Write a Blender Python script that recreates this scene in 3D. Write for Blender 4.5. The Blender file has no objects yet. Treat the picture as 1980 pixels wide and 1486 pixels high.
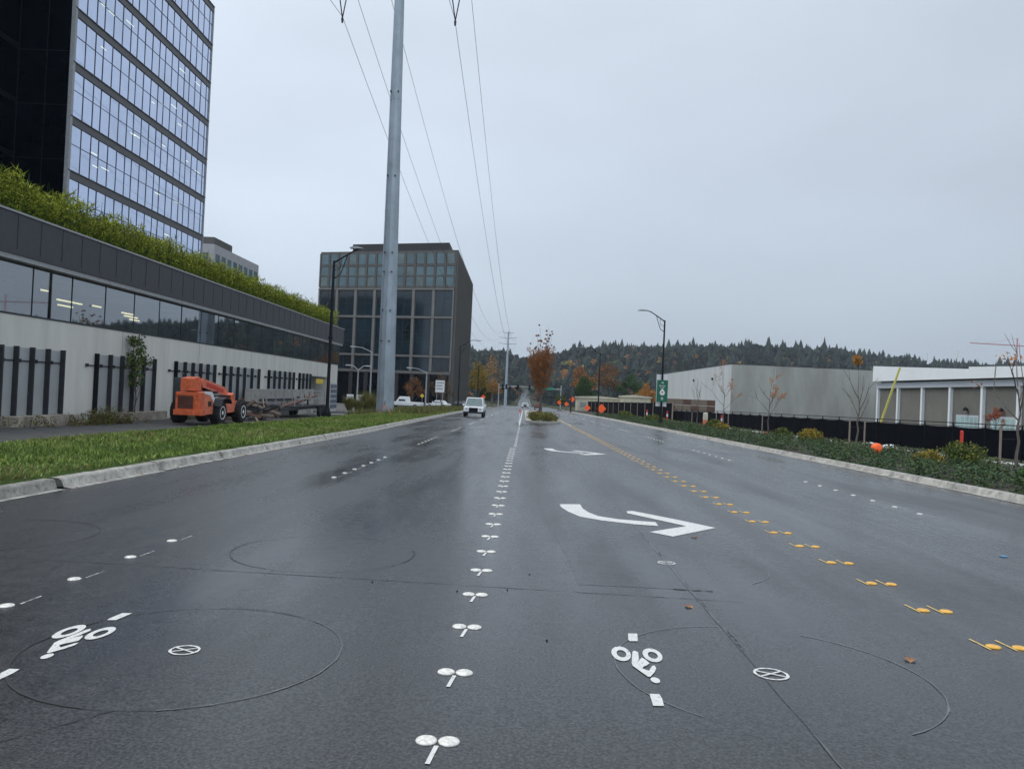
import bpy, math, random
import numpy as np
from mathutils import Vector, Matrix
random.seed(7); RNG = np.random.default_rng(7)
C = bpy.context.scene.collection
rad = math.radians
S = bpy.context.scene

# ------------------------------------------------------------------ camera
FPX, ROLL, CAMH, SLOPE = 1487.0, 0.045, 1.6, 0.0107
def setup_camera():
    psi, th, ro = math.atan(25.8/FPX), math.atan(17.9/FPX), ROLL
    Fh = Vector((-math.sin(psi), math.cos(psi), 0)); Z = Vector((0, 0, 1))
    R0 = Vector((math.cos(psi), math.sin(psi), 0))
    f = Fh*math.cos(th) + Z*math.sin(th)
    U0 = -Fh*math.sin(th) + Z*math.cos(th)
    r = R0*math.cos(ro) + U0*math.sin(ro); u = -R0*math.sin(ro) + U0*math.cos(ro)
    m = Matrix((r, u, -f)).transposed().to_4x4(); m.translation = (0, 0, CAMH)
    cd = bpy.data.cameras.new('camera'); cam = bpy.data.objects.new('camera', cd); C.objects.link(cam)
    cam.matrix_world = m; cd.sensor_width = 36; cd.lens = FPX/1980*36
    cd.clip_start = 0.1; cd.clip_end = 6000
    S.camera = cam
setup_camera()
# ------------------------------------------------------------------ world, sun, exposure
def setup_world():
    w = bpy.data.worlds.new('World'); S.world = w; w.use_nodes = True
    nt = w.node_tree; nt.nodes.clear(); N = nt.nodes.new; L = nt.links.new
    out = N('ShaderNodeOutputWorld')
    sky = N('ShaderNodeTexSky'); sky.sky_type = 'NISHITA'; sky.sun_disc = False
    sky.sun_elevation = rad(58); sky.sun_rotation = rad(-60); sky.dust_density = 4; sky.air_density = 1.5
    b1 = N('ShaderNodeBackground'); b1.inputs[1].default_value = 0.012; L(sky.outputs[0], b1.inputs[0])
    tc = N('ShaderNodeTexCoord'); sep = N('ShaderNodeSeparateXYZ'); L(tc.outputs['Generated'], sep.inputs[0])
    # cloud sheet: tone set by height above the horizon, bearing, and soft noise
    mz = N('ShaderNodeMapRange'); mz.inputs[1].default_value = 0.0; mz.inputs[2].default_value = 0.55
    L(sep.outputs['Z'], mz.inputs[0])
    rz = N('ShaderNodeValToRGB'); L(mz.outputs[0], rz.inputs[0]); e = rz.color_ramp.elements
    e[0].position = 0; e[0].color = (.46, .54, .63, 1); e[1].position = 1; e[1].color = (.67, .745, .84, 1)
    k = e.new(.14); k.color = (.475, .555, .66, 1); k = e.new(.42); k.color = (.57, .65, .76, 1)
    mx = N('ShaderNodeMapRange'); mx.inputs[1].default_value = -.55; mx.inputs[2].default_value = .6
    mx.inputs[3].default_value = 1.17; mx.inputs[4].default_value = .86; L(sep.outputs['X'], mx.inputs[0])
    mp = N('ShaderNodeMapping'); mp.inputs['Scale'].default_value = (1.2, 1.2, 3.2); L(tc.outputs['Generated'], mp.inputs[0])
    no = N('ShaderNodeTexNoise'); no.inputs['Scale'].default_value = 1.6; no.inputs['Detail'].default_value = 4; no.inputs['Roughness'].default_value = .45
    L(mp.outputs[0], no.inputs[0])
    mn = N('ShaderNodeMapRange'); mn.inputs[1].default_value = .3; mn.inputs[2].default_value = .7
    mn.inputs[3].default_value = .90; mn.inputs[4].default_value = 1.08; L(no.outputs[0], mn.inputs[0])
    m1 = N('ShaderNodeMath'); m1.operation = 'MULTIPLY'; L(mx.outputs[0], m1.inputs[0]); L(mn.outputs[0], m1.inputs[1])
    b2 = N('ShaderNodeBackground'); L(rz.outputs[0], b2.inputs[0]); my = N('ShaderNodeMapRange'); my.inputs[1].default_value = .15; my.inputs[2].default_value = -.6; my.inputs[3].default_value = 1.0; my.inputs[4].default_value = 1.6; L(sep.outputs['Y'], my.inputs[0])  # extra brightness added to the unseen sky behind, lighting camera-facing walls
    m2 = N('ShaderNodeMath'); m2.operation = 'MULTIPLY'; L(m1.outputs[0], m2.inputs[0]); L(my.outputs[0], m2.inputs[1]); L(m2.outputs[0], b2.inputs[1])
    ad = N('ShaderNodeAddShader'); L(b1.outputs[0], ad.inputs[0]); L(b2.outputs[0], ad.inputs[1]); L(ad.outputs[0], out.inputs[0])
    sd = bpy.data.lights.new('sun', 'SUN'); sd.energy = 1.4; sd.angle = rad(40); sd.color = (1, .97, .93)
    so = bpy.data.objects.new('sun', sd); C.objects.link(so)
    az, el = rad(-60), rad(58)
    d = Vector((math.sin(az)*math.cos(el), math.cos(az)*math.cos(el), math.sin(el)))
    so.rotation_euler = d.to_track_quat('Z', 'Y').to_euler()
    v = S.view_settings; v.view_transform = 'Standard'; v.look = 'None'; v.gamma = 1; v.use_curve_mapping = False; v.exposure = 0.0
setup_world()
S.render.resolution_x = 1024; S.render.resolution_y = 768

# ------------------------------------------------------------------ helpers
def smooth(a, b, t):
    t = min(1, max(0, (t-a)/(b-a))); return t*t*(3-2*t)
def road_z(Y):
    if Y < 300: return -SLOPE*Y
    if Y < 480: return -3.21-5.6*smooth(280, 500, Y)
    if Y < 620: return -8.8
    return -8.8+0.047*(Y-620) if Y < 1100 else 13.8+.02*(Y-1100)
def interp(x, xs, ys): return float(np.interp(x, xs, ys))
RX = [-400, -87, -30, 0, 30, 65, 170, 316, 449, 600, 746, 1000, 1400]
RE = [52, 50, 47, 40, 50, 55, 63, 72, 66, 57, 64, 60, 60]
def ground(X, Y):
    z = road_z(Y)
    if Y < 520:
        k = 1-smooth(200, 300, Y)
        if X < -7.5: z += k*(interp(X, [-16, -13.2, -12, -7.5], [-.26, -.22, .1, .09]))
        elif X > 10.7: z += k*interp(X, [10.7, 14, 20, 26, 60], [.1, .12, -.1, -.3, -.3])
    if Y > 640:
        e = interp(X, RX, RE); side = smooth(8, 60, abs(X-2))
        z += (e-z)*smooth(640, 1130, Y)*max(side, smooth(960, 1090, Y))
    return z
def uv(x, y):
    dx, dy = x-1015, y-762
    return dx*math.cos(ROLL)+dy*math.sin(ROLL), -dx*math.sin(ROLL)+dy*math.cos(ROLL)
def on_road(x, y, h=0.0):          # measured photo position -> point on the road plane
    u, v = uv(x, y); Y = (CAMH-h)*FPX/(v-SLOPE*FPX); return (u*Y/FPX, Y, -SLOPE*Y+h)

class MB:
    def __init__(s): s.v = []; s.f = []; s.m = []
    def add(s, vs, fs, mi=0):
        n = len(s.v); s.v += [tuple(p) for p in vs]
        for f in fs: s.f.append(tuple(i+n for i in f)); s.m.append(mi)
    def box(s, x0, y0, z0, x1, y1, z1, mi=0):
        vs = [(x0,y0,z0),(x1,y0,z0),(x1,y1,z0),(x0,y1,z0),(x0,y0,z1),(x1,y0,z1),(x1,y1,z1),(x0,y1,z1)]
        s.add(vs, [(3,2,1,0),(4,5,6,7),(0,1,5,4),(1,2,6,5),(2,3,7,6),(3,0,4,7)], mi)
    def bar(s, a, b, w, h=None, mi=0, up=(0,0,1)):
        h = h or w; a = Vector(a); b = Vector(b); d = (b-a).normalized(); up = Vector(up)
        if abs(d.dot(up)) > .98: up = Vector((0,1,0))
        r = d.cross(up).normalized(); u = r.cross(d)
        vs = [p+r*sx*w/2+u*sy*h/2 for p in (a, b) for sx, sy in ((-1,-1),(1,-1),(1,1),(-1,1))]
        s.add(vs, [(3,2,1,0),(4,5,6,7),(0,1,5,4),(1,2,6,5),(2,3,7,6),(3,0,4,7)], mi)
    def tube(s, pts, rs, n=8, mi=0, caps=True):
        pts = [Vector(p) for p in pts]
        if not hasattr(rs, '__len__'): rs = [rs]*len(pts)
        rings = []; ref = None
        for i, p in enumerate(pts):
            d = (pts[min(i+1, len(pts)-1)]-pts[max(i-1, 0)]).normalized()
            if ref is None: ref = Vector((1,0,0)) if abs(d.x) < .9 else Vector((0,1,0))
            r = (ref-d*ref.dot(d)).normalized(); ref = r; u = d.cross(r)
            rings += [p+(r*math.cos(2*math.pi*k/n)+u*math.sin(2*math.pi*k/n))*rs[i] for k in range(n)]
        fs = []
        for i in range(len(pts)-1):
            for k in range(n): a = i*n+k; b = i*n+(k+1) % n; fs.append((a, b, b+n, a+n))
        if caps: fs.append(tuple(reversed(range(n)))); fs.append(tuple(range(len(rings)-n, len(rings))))
        s.add(rings, fs, mi)
    def lathe(s, prof, n=16, o=(0,0,0), axis='Z', mi=0):
        vs = []
        for r, h in prof:
            for k in range(n):
                a = 2*math.pi*k/n; c, d = r*math.cos(a), r*math.sin(a)
                vs.append({'Z': (o[0]+c, o[1]+d, o[2]+h), 'X': (o[0]+h, o[1]+c, o[2]+d), 'Y': (o[0]+d, o[1]+h, o[2]+c)}[axis])
        fs = [(i*n+k, i*n+(k+1) % n, (i+1)*n+(k+1) % n, (i+1)*n+k) for i in range(len(prof)-1) for k in range(n)]
        fs += [tuple(reversed(range(n))), tuple(range(len(vs)-n, len(vs)))]
        s.add(vs, fs, mi)
    def prism(s, poly, d0, d1, axis='X', mi=0):        # poly in the plane across the axis
        def P(p, d): return {'X': (d, p[0], p[1]), 'Y': (p[0], d, p[1]), 'Z': (p[0], p[1], d)}[axis]
        n = len(poly); vs = [P(p, d0) for p in poly]+[P(p, d1) for p in poly]
        fs = [tuple(reversed(range(n))), tuple(range(n, 2*n))]+[(i, (i+1) % n, n+(i+1) % n, n+i) for i in range(n)]
        s.add(vs, fs, mi)
    def build(s, name, mats, parent=None, world=False, sm=False, bevel=0):
        me = bpy.data.meshes.new(name)
        vs = s.v
        if world and parent is not None:
            o = parent.location; vs = [(a-o[0], b-o[1], c-o[2]) for a, b, c in vs]
        me.from_pydata(vs, [], s.f)
        for m in (mats if isinstance(mats, (list, tuple)) else [mats]): me.materials.append(m)
        me.polygons.foreach_set('material_index', s.m)
        if sm: me.polygons.foreach_set('use_smooth', [True]*len(s.f))
        me.validate(); me.update()
        ob = bpy.data.objects.new(name, me); C.objects.link(ob)
        if parent is not None: ob.parent = parent
        if bevel:
            b = ob.modifiers.new('bevel', 'BEVEL'); b.width = bevel; b.segments = 2; b.limit_method = 'ANGLE'
        return ob
def fast_mesh(name, V, F, mi, mats, parent=None, smooth_=False):   # numpy arrays of quads or triangles
    me = bpy.data.meshes.new(name); V = np.asarray(V, dtype=np.float32); F = np.asarray(F, dtype=np.int32)
    k = F.shape[1]; me.vertices.add(len(V)); me.vertices.foreach_set('co', V.ravel())
    me.loops.add(F.size); me.loops.foreach_set('vertex_index', F.ravel())
    me.polygons.add(len(F)); me.polygons.foreach_set('loop_start', np.arange(0, F.size, k, dtype=np.int32))
    me.polygons.foreach_set('loop_total', np.full(len(F), k, dtype=np.int32))
    for m in mats: me.materials.append(m)
    me.polygons.foreach_set('material_index', np.asarray(mi, dtype=np.int32))
    if smooth_: me.polygons.foreach_set('use_smooth', np.ones(len(F), dtype=bool))
    me.update(calc_edges=True)
    ob = bpy.data.objects.new(name, me); C.objects.link(ob)
    if parent is not None: ob.parent = parent
    return ob
def tag(o, label=None, cat=None, group=None, kind=None):
    if label: o['label'] = label
    if cat: o['category'] = cat
    if group: o['group'] = group
    if kind: o['kind'] = kind
    return o
def thing(name, label, cat, loc=(0,0,0), rz=0, group=None):
    o = bpy.data.objects.new(name, None); C.objects.link(o); o.location = loc; o.rotation_euler = (0,0,rz)
    o.empty_display_size = .3
    return tag(o, label, cat, group)
def children(o): return [c for c in C.objects if c.parent is o]
def copy_tree(o, parent=None):
    c = o.copy(); C.objects.link(c); c.parent = parent
    for ch in children(o): copy_tree(ch, c)
    return c
def dup(o, loc, rz=0, label=None, cat=None, group=None):
    c = copy_tree(o); c.location = loc; c.rotation_euler = (0,0,rz); return tag(c, label, cat, group)
ORD = ['nearest','second','third','fourth','fifth','sixth','seventh','eighth','ninth','tenth','eleventh','twelfth','thirteenth','fourteenth','fifteenth','sixteenth','seventeenth','eighteenth','nineteenth']
def ordinal(i):
    if i < 19: return ORD[i]
    t = {2:'twent',3:'thirt',4:'fort',5:'fift'}[(i+1)//10]; r = (i+1) % 10
    return t+'ieth' if r == 0 else t+'y-'+['first','second','third','fourth','fifth','sixth','seventh','eighth','ninth'][r-1]

# ------------------------------------------------------------------ materials
def mat(name, col, rough=.7, var=.15, scale=6, metal=0, spec=.5, bump=0, bscale=40, stretch=(1,1,1), world=False, emit=None, rvar=0, col2=None, trans=0, detail=4):
    m = bpy.data.materials.new(name); m.use_nodes = True; nt = m.node_tree; N = nt.nodes.new; L = nt.links.new
    p = nt.nodes['Principled BSDF']; p.inputs['Roughness'].default_value = rough; p.inputs['Metallic'].default_value = metal
    p.inputs['Specular IOR Level'].default_value = spec
    c = tuple(col)
    if world: co = N('ShaderNodeNewGeometry').outputs['Position']
    else: co = N('ShaderNodeTexCoord').outputs['Object']
    mp = N('ShaderNodeMapping'); mp.inputs['Scale'].default_value = stretch; L(co, mp.inputs[0])
    no = N('ShaderNodeTexNoise'); no.inputs['Scale'].default_value = scale; no.inputs['Detail'].default_value = detail; no.inputs['Roughness'].default_value = .6
    L(mp.outputs[0], no.inputs[0])
    cr = N('ShaderNodeValToRGB'); e = cr.color_ramp.elements; e[0].position = .3; e[1].position = .7
    lo = tuple(x*(1-var) for x in c) if col2 is None else c
    hi = tuple(min(1, x*(1+var)) for x in c) if col2 is None else tuple(col2)
    e[0].color = lo+(1,); e[1].color = hi+(1,); L(no.outputs[0], cr.inputs[0]); L(cr.outputs[0], p.inputs['Base Color'])
    if rvar:
        mr = N('ShaderNodeMapRange'); mr.inputs[3].default_value = rough-rvar; mr.inputs[4].default_value = rough+rvar
        mr.inputs[1].default_value = .3; mr.inputs[2].default_value = .7
        L(no.outputs[0], mr.inputs[0]); L(mr.outputs[0], p.inputs['Roughness'])
    if bump:
        n2 = N('ShaderNodeTexNoise'); n2.inputs['Scale'].default_value = bscale; n2.inputs['Detail'].default_value = 3; L(mp.outputs[0], n2.inputs[0])
        b = N('ShaderNodeBump'); b.inputs['Strength'].default_value = bump; b.inputs['Distance'].default_value = .02
        L(n2.outputs[0], b.inputs['Height']); L(b.outputs[0], p.inputs['Normal'])
    if emit: p.inputs['Emission Color'].default_value = tuple(emit[:3])+(1,); p.inputs['Emission Strength'].default_value = emit[3]
    return m
def leaf_mat(name, col, var=.35):
    m = mat(name, col, rough=.75, var=var, scale=1.1, spec=.15, detail=5)
    return m
M = dict(
    steel=mat('galvanised_steel', (.33,.38,.42), .5, .22, 1.2, metal=.35, stretch=(1,1,.5), rvar=.08, detail=7),
    black=mat('black_paint', (.007,.008,.011), .45, .2, spec=.2),
    dark=mat('dark_metal', (.035,.037,.043), .5, .2, spec=.3),
    grey=mat('grey_metal', (.33,.34,.35), .5, .15),
    lightgrey=mat('light_grey_metal', (.5,.52,.53), .5, .1),
    concrete=mat('concrete', (.36,.35,.32), .85, .2, 2.5, bump=.3, bscale=30),
    kerb=mat('kerb_concrete', (.37,.36,.33), .85, .45, 3.5, bump=.6, bscale=26, world=True),
    tilt=mat('precast_wall', (.66,.645,.59), .8, .11, 1.3, bump=.1, world=True, stretch=(1,1,.14), detail=7),
    white=mat('white_paint', (.78,.78,.78), .5, .06),
    wood=mat('weathered_wood', (.27,.22,.17), .8, .25, 8, stretch=(4,4,.6)),
    bark=mat('bark', (.13,.11,.095), .9, .3, 9, bump=.5),
    orange=mat('orange_paint', (.66,.13,.045), .5, .3, 5, bump=.15),
    orange2=mat('faded_orange_paint', (.70,.19,.11), .55, .28, 5, bump=.15),
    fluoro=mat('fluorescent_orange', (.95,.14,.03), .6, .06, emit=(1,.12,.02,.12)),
    red=mat('red_plastic', (.62,.04,.02), .5, .15),
    rubber=mat('tyre_rubber', (.013,.013,.014), .8, .3, 14),
    green=mat('green_sign_face', (.0,.13,.065), .45, .08),
    teal=mat('green_street_sign', (.02,.33,.22), .5, .05),
    yellow=mat('yellow_paint', (.75,.55,.04), .5, .12),
    windscreen=mat('tinted_glass', (.05,.065,.07), .08, .1, spec=.9),
    mesh_=mat('black_screen_cloth', (.004,.005,.009), .9, .3, 2, bump=.4, bscale=8, spec=.06),
    brown=mat('brown_timber', (.16,.085,.06), .85, .4, 1.2, stretch=(1,1,4)),
    cream=mat('cream_panel', (.62,.58,.44), .7, .1, .8),
    louvre=mat('louvre_blue_grey', (.12,.14,.19), .5, .1),
)

# ------------------------------------------------------------------ ground
def asphalt_mat(k=1.0):
    m = bpy.data.materials.new('wet_asphalt'); m.use_nodes = True; nt = m.node_tree; N = nt.nodes.new; L = nt.links.new
    p = nt.nodes['Principled BSDF']; g = N('ShaderNodeNewGeometry').outputs['Position']
    def noise(scale, st=(1,1,1), det=4, r=.55, dist=0):
        mp = N('ShaderNodeMapping'); mp.inputs['Scale'].default_value = st; L(g, mp.inputs[0])
        n = N('ShaderNodeTexNoise'); n.inputs['Scale'].default_value = scale; n.inputs['Detail'].default_value = det; n.inputs['Roughness'].default_value = r
        n.inputs['Distortion'].default_value = dist; L(mp.outputs[0], n.inputs[0]); return n.outputs[0]
    def rng(s, a, b, c, d):
        r = N('ShaderNodeMapRange'); r.inputs[1].default_value = a; r.inputs[2].default_value = b; r.inputs[3].default_value = c; r.inputs[4].default_value = d; L(s, r.inputs[0]); return r.outputs[0]
    def mth(op, a, b):
        r = N('ShaderNodeMath'); r.operation = op; L(a, r.inputs[0])
        if isinstance(b, (int, float)): r.inputs[1].default_value = b
        else: L(b, r.inputs[1])
        return r.outputs[0]
    fine = noise(95, det=2); mid = noise(9, det=5, r=.65); big = noise(.28, (1,.35,1), 5, .6, .6); streak = noise(1.1, (1,.09,1), 3)
    chip = noise(60, det=2, r=.6)
    base = mth('MULTIPLY', rng(fine, .3, .7, .6, 1.5), rng(mid, .3, .7, .8, 1.2))
    base = mth('MULTIPLY', base, rng(big, .3, .7, .8*k, 1.25*k))
    base = mth('MULTIPLY', base, rng(chip, .35, .68, .45, 1.9))
    col = N('ShaderNodeMix'); col.data_type = 'RGBA'; col.blend_type = 'MULTIPLY'; col.inputs[0].default_value = 1
    col.inputs[6].default_value = (.021, .0215, .023, 1)
    cc = N('ShaderNodeCombineColor'); [L(base, cc.inputs[i]) for i in range(3)]; L(cc.outputs[0], col.inputs[7]); L(col.outputs[2], p.inputs['Base Color'])
    ro = mth('ADD', rng(big, .32, .68, .19, .35), rng(streak, .3, .7, -.09, .11)); ro = mth('ADD', ro, rng(mid, .3, .7, -.04, .04))
    L(ro, p.inputs['Roughness']); L(rng(chip, .35, .68, .42, .74), p.inputs['Specular IOR Level'])
    b = N('ShaderNodeBump'); b.inputs['Strength'].default_value = .22; b.inputs['Distance'].default_value = .004; L(chip, b.inputs['Height'])
    b2 = N('ShaderNodeBump'); b2.inputs['Strength'].default_value = .12; b2.inputs['Distance'].default_value = .012; L(mid, b2.inputs['Height']); L(b.outputs[0], b2.inputs['Normal'])
    L(b2.outputs[0], p.inputs['Normal'])
    return m
M['asphalt'] = asphalt_mat(); M['asphaltdark'] = asphalt_mat(.62)
M['grassbase'] = mat('grass_soil', (.045,.075,.018), .9, .4, 1.5, world=True, bump=.6, bscale=14, spec=.1, detail=6)
M['gravel'] = mat('wet_gravel', (.075,.073,.07), .8, .35, 2.5, world=True, bump=.8, bscale=18, detail=8)
M['land'] = mat('far_land', (.06,.065,.04), .95, .4, .05, world=True, spec=.1)
M['bark_mulch'] = mat('bark_mulch', (.035,.027,.021), .95, .4, 5, world=True, bump=.8, bscale=20)
M['sidewalk'] = mat('sidewalk_concrete', (.42,.41,.38), .7, .14, 2, world=True)

def grid(name, xs, ys, zf, m, sm=True, jitter=0, kind='structure'):
    V = [(x, y, zf(x, y)+(random.uniform(-jitter, jitter) if jitter else 0)) for y in ys for x in xs]
    n = len(xs); F = [(j*n+i, j*n+i+1, (j+1)*n+i+1, (j+1)*n+i) for j in range(len(ys)-1) for i in range(n-1)]
    o = fast_mesh(name, V, F, [0]*len(F), [m], smooth_=sm); return tag(o, kind=kind)
YS = list(np.arange(-30, 120, 4))+list(np.arange(120, 300, 10))+list(np.arange(300, 640, 15))+list(np.arange(640, 1300, 25))+[1400, 1800, 2600, 3500]
XS = [-3000,-1200,-500,-300,-200,-140,-100,-70,-50,-35,-25,-18,-16,-15,-14,-13.2,-12,-10,-7.5,-4,-2,0,3,6,10.7,14,17,20,23,26,35,50,70,100]+list(range(130, 1000, 35))+[1100,1400,2000,3200]
def land_z(x, y):
    z = ground(x, y)-.05
    if -7.6 < x < 11: z -= .25
    return z
grid('ground', XS, YS, land_z, M['land'])
def kerbx_left(Y): return interp(Y, [0, 35, 50, 83, 130, 200], [-6.9, -6.85, -7.2, -7.9, -8.4, -8.6])
def kerbx_right(Y): return interp(Y, [0, 60, 93, 137, 200], [10.25, 10.3, 10.4, 10.0, 9.6])
def strip(name, fx0, fx1, y0, y1, step, m, zoff=0, nx=2, zf=None, jitter=0):
    ys = np.arange(y0, y1+step*.5, step); V = []; 
    for y in ys:
        a, b = fx0(y), fx1(y)
        for i in range(nx): x = a+(b-a)*i/(nx-1); V.append((x, y, (zf or ground)(x, y)+zoff+(random.uniform(-jitter, jitter) if 0 < i < nx-1 else 0)))
    F = [(j*nx+i, j*nx+i+1, (j+1)*nx+i+1, (j+1)*nx+i) for j in range(len(ys)-1) for i in range(nx-1)]
    return tag(fast_mesh(name, V, F, [0]*len(F), [m], smooth_=True), kind='structure')
rz0 = lambda x, y: road_z(y)
strip('road', kerbx_left, kerbx_right, -30, 300, 5, M['asphalt'], 0, 2, rz0)
strip('road', lambda y: interp(y, [300, 500, 900], [-8.6, -7, -3]), lambda y: interp(y, [300, 500, 900], [9.6, 7, 3.6]), 300, 975, 20, M['asphalt'], .05, 2, lambda x, y: road_z(y)+.5*smooth(600, 680, y))
strip('road_patch', lambda y: .3+.25*smooth(12, 7, y), lambda y: 1.55+y*.004, 6.9, 30, 1, M['asphaltdark'], .0015, 2, rz0)
strip('dirt_strip', lambda y: -60 if y > 84 else -20.6, lambda y: -12.2, -20, 160, 4, M['gravel'], .02, 12, jitter=.03)
strip('grass_verge', lambda y: interp(y, [0, 24, 45, 100], [-13.2, -13.6, -12.6, -12.6]), lambda y: kerbx_left(y)-.24, -20, 118, 2, M['grassbase'], .03, 10, jitter=.02)
strip('planting_bed', lambda y: kerbx_right(y)+.2, lambda y: 20.3, -10, 200, 4, M['bark_mulch'], .03, 8, jitter=.04)
strip('sidewalk', lambda y: 20.3, lambda y: 22.3, 0, 200, 4, M['sidewalk'], .06, 2)
strip('concrete_path', lambda y: -20, lambda y: -8.8, 67, 69.2, 1.1, M['sidewalk'], .07, 8)

def kerb(name, fx, side, y0, y1, worn, step=.6, top=.15):
    V = []; F = []; n = 6; ya = y0
    while ya < y1-.1:
        yb = min(ya+3.05, y1); ys = list(np.arange(ya, yb-.02-step*.4, step))+[yb-.018]; b0 = len(V); off = random.uniform(-.006, .006)*worn
        for i, y in enumerate(ys):
            x = fx(y)+off*side; z = road_z(y)+off; j = lambda a: random.uniform(-a, a)*worn
            ch = worn*(.03*random.random()**5 + (.02 if i in (0, len(ys)-1) else 0)*random.random())
            prof = [(-.14, .006), (0, .012+abs(j(.006))), (.03+abs(j(.014))+ch, top-.03-ch+j(.008)), (.06+abs(j(.02))+ch, top+j(.006)-ch*.6), (.21, top+j(.006)), (.23, top-.12)]
            V += [(x+side*(p[0]), y, z+p[1]) for p in prof]
        for i in range(len(ys)-1):
            for k in range(n-1):
                q = (b0+i*n+k, b0+i*n+k+1, b0+(i+1)*n+k+1, b0+(i+1)*n+k); F.append(q if side < 0 else q[::-1])
        for bb in (b0, b0+(len(ys)-1)*n): F += [(bb, bb+1, bb+4, bb+5), (bb+1, bb+2, bb+3, bb+4)]
        ya = yb
    o = fast_mesh(name, V, F, [0]*len(F), [M['kerb'] if worn else M['kerbnew']]); return tag(o, kind='structure')
def kerb_mat(name, c):
    m = mat(name, c, .85, .35, 3.5, world=True, bump=.6, bscale=26); nt = m.node_tree; p = nt.nodes['Principled BSDF']; L = nt.links.new; N = nt.nodes.new
    g = N('ShaderNodeNewGeometry'); no = N('ShaderNodeTexNoise'); no.inputs['Scale'].default_value = 9; no.inputs['Detail'].default_value = 8; no.inputs['Roughness'].default_value = .75; L(g.outputs['Position'], no.inputs[0])
    rp = N('ShaderNodeMapRange'); rp.inputs[1].default_value = .40; rp.inputs[2].default_value = .5; rp.inputs[3].default_value = .62; L(no.outputs[0], rp.inputs[0])
    src = p.inputs['Base Color'].links[0].from_socket; mx = N('ShaderNodeMix'); mx.data_type = 'RGBA'; mx.blend_type = 'MULTIPLY'; mx.inputs[0].default_value = 1; L(src, mx.inputs[6]); L(rp.outputs[0], mx.inputs[7]); L(mx.outputs[2], p.inputs['Base Color']); return m
M['kerb'] = kerb_mat('kerb_stained', (.37,.355,.32)); M['kerbnew'] = kerb_mat('kerb_newer', (.33,.32,.29))
kerb('kerb', kerbx_left, -1, -12, 11.35, 0, 2)
kerb('kerb', kerbx_left, -1, 11.5, 200, .7, .22, .155)
kerb('kerb', kerbx_right, 1, -12, 200, .6, .3, .15)

# ------------------------------------------------------------------ paint and cuts on the road
def paint_mat(name, c, wear=.35, rough=.5):
    m = mat(name, c, rough, .1, 20, world=True, bump=.2, bscale=90); nt = m.node_tree; p = nt.nodes['Principled BSDF']
    g = nt.nodes.new('ShaderNodeNewGeometry'); n = nt.nodes.new('ShaderNodeTexNoise'); n.inputs['Scale'].default_value = 45; n.inputs['Detail'].default_value = 6; n.inputs['Roughness'].default_value = .75
    nt.links.new(g.outputs['Position'], n.inputs[0]); r = nt.nodes.new('ShaderNodeMapRange'); r.inputs[1].default_value = wear; r.inputs[2].default_value = wear+.06
    nt.links.new(n.outputs[0], r.inputs[0]); nt.links.new(r.outputs[0], p.inputs['Alpha']); return m
M['paint'] = paint_mat('white_road_paint', (.68,.68,.65), .355)
M['paintworn'] = paint_mat('worn_road_paint', (.55,.56,.56), .47)
M['paintyellow'] = paint_mat('yellow_road_paint', (.74,.52,.16), .38)
M['cut'] = mat('pale_sealant_glint', (.085,.09,.095), .3, .4, 5, world=True, spec=.9)  # pale sealant; the ring's reflecting edge is put into this colour
M['cutfaint'] = mat('old_sealant', (.030,.031,.033), .3, .3, 5, world=True)
M['cutdark'] = mat('crack_sealant', (.014,.014,.016), .5, .4, 5, world=True)
def flat(mb, pts, dz=.004, mi=0):                   # polygon in road coordinates (X, Y)
    mb.add([(x, y, road_z(y)+dz) for x, y in pts], [tuple(range(len(pts)))], mi)
def line(mb, pts, w, dz=.004, mi=0, jit=0):
    pts = [Vector(p) for p in pts]
    vs = []
    for i, p in enumerate(pts):
        d = (pts[min(i+1, len(pts)-1)]-pts[max(i-1, 0)]).normalized(); nrm = Vector((-d.y, d.x)); ww = w/2*(1+random.uniform(-jit, jit))
        for s in (1, -1): q = p+nrm*ww*s; vs.append((q.x, q.y, road_z(q.y)+dz))
    mb.add(vs, [(2*i+1, 2*i+3, 2*i+2, 2*i) for i in range(len(pts)-1)], mi)
def px_poly(pts, ox, oy, sc): return [on_road(ox+x/sc, oy+y/sc)[:2] for x, y in pts]
# left-turn arrow for the opposite traffic
ar = thing('turn_arrow', 'large white curved turn arrow painted in the centre lane, nearer of two', 'road marking', (1.6, 11.3, road_z(11.3)), 0, 'painted turn arrows')
a1 = MB()
top = px_poly([(325,768),(335,790),(390,825),(480,862),(640,890),(900,920),(1075,932)], 1000, 780, 3.96)
bot = px_poly([(480,768),(500,800),(545,830),(620,858),(760,880),(920,893),(1055,903)], 1000, 780, 3.96)
for i in range(6): flat(a1, [top[i], top[i+1], bot[i+1], bot[i]])
flat(a1, px_poly([(835,820),(880,818),(1240,888),(1300,905),(1285,933),(1230,920),(840,836)], 1000, 780, 3.96)[::-1], .0043)
flat(a1, px_poly([(1240,888),(1510,945),(1185,1012),(1010,978),(1080,965),(1285,933)], 1000, 780, 3.96)[::-1], .004)
a1.build('arrow_paint', M['paint'], ar, True)
dup(ar, (1.72, 26.4, road_z(26.4)), 0, 'white curved turn arrow painted near the island, farther of two')
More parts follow.
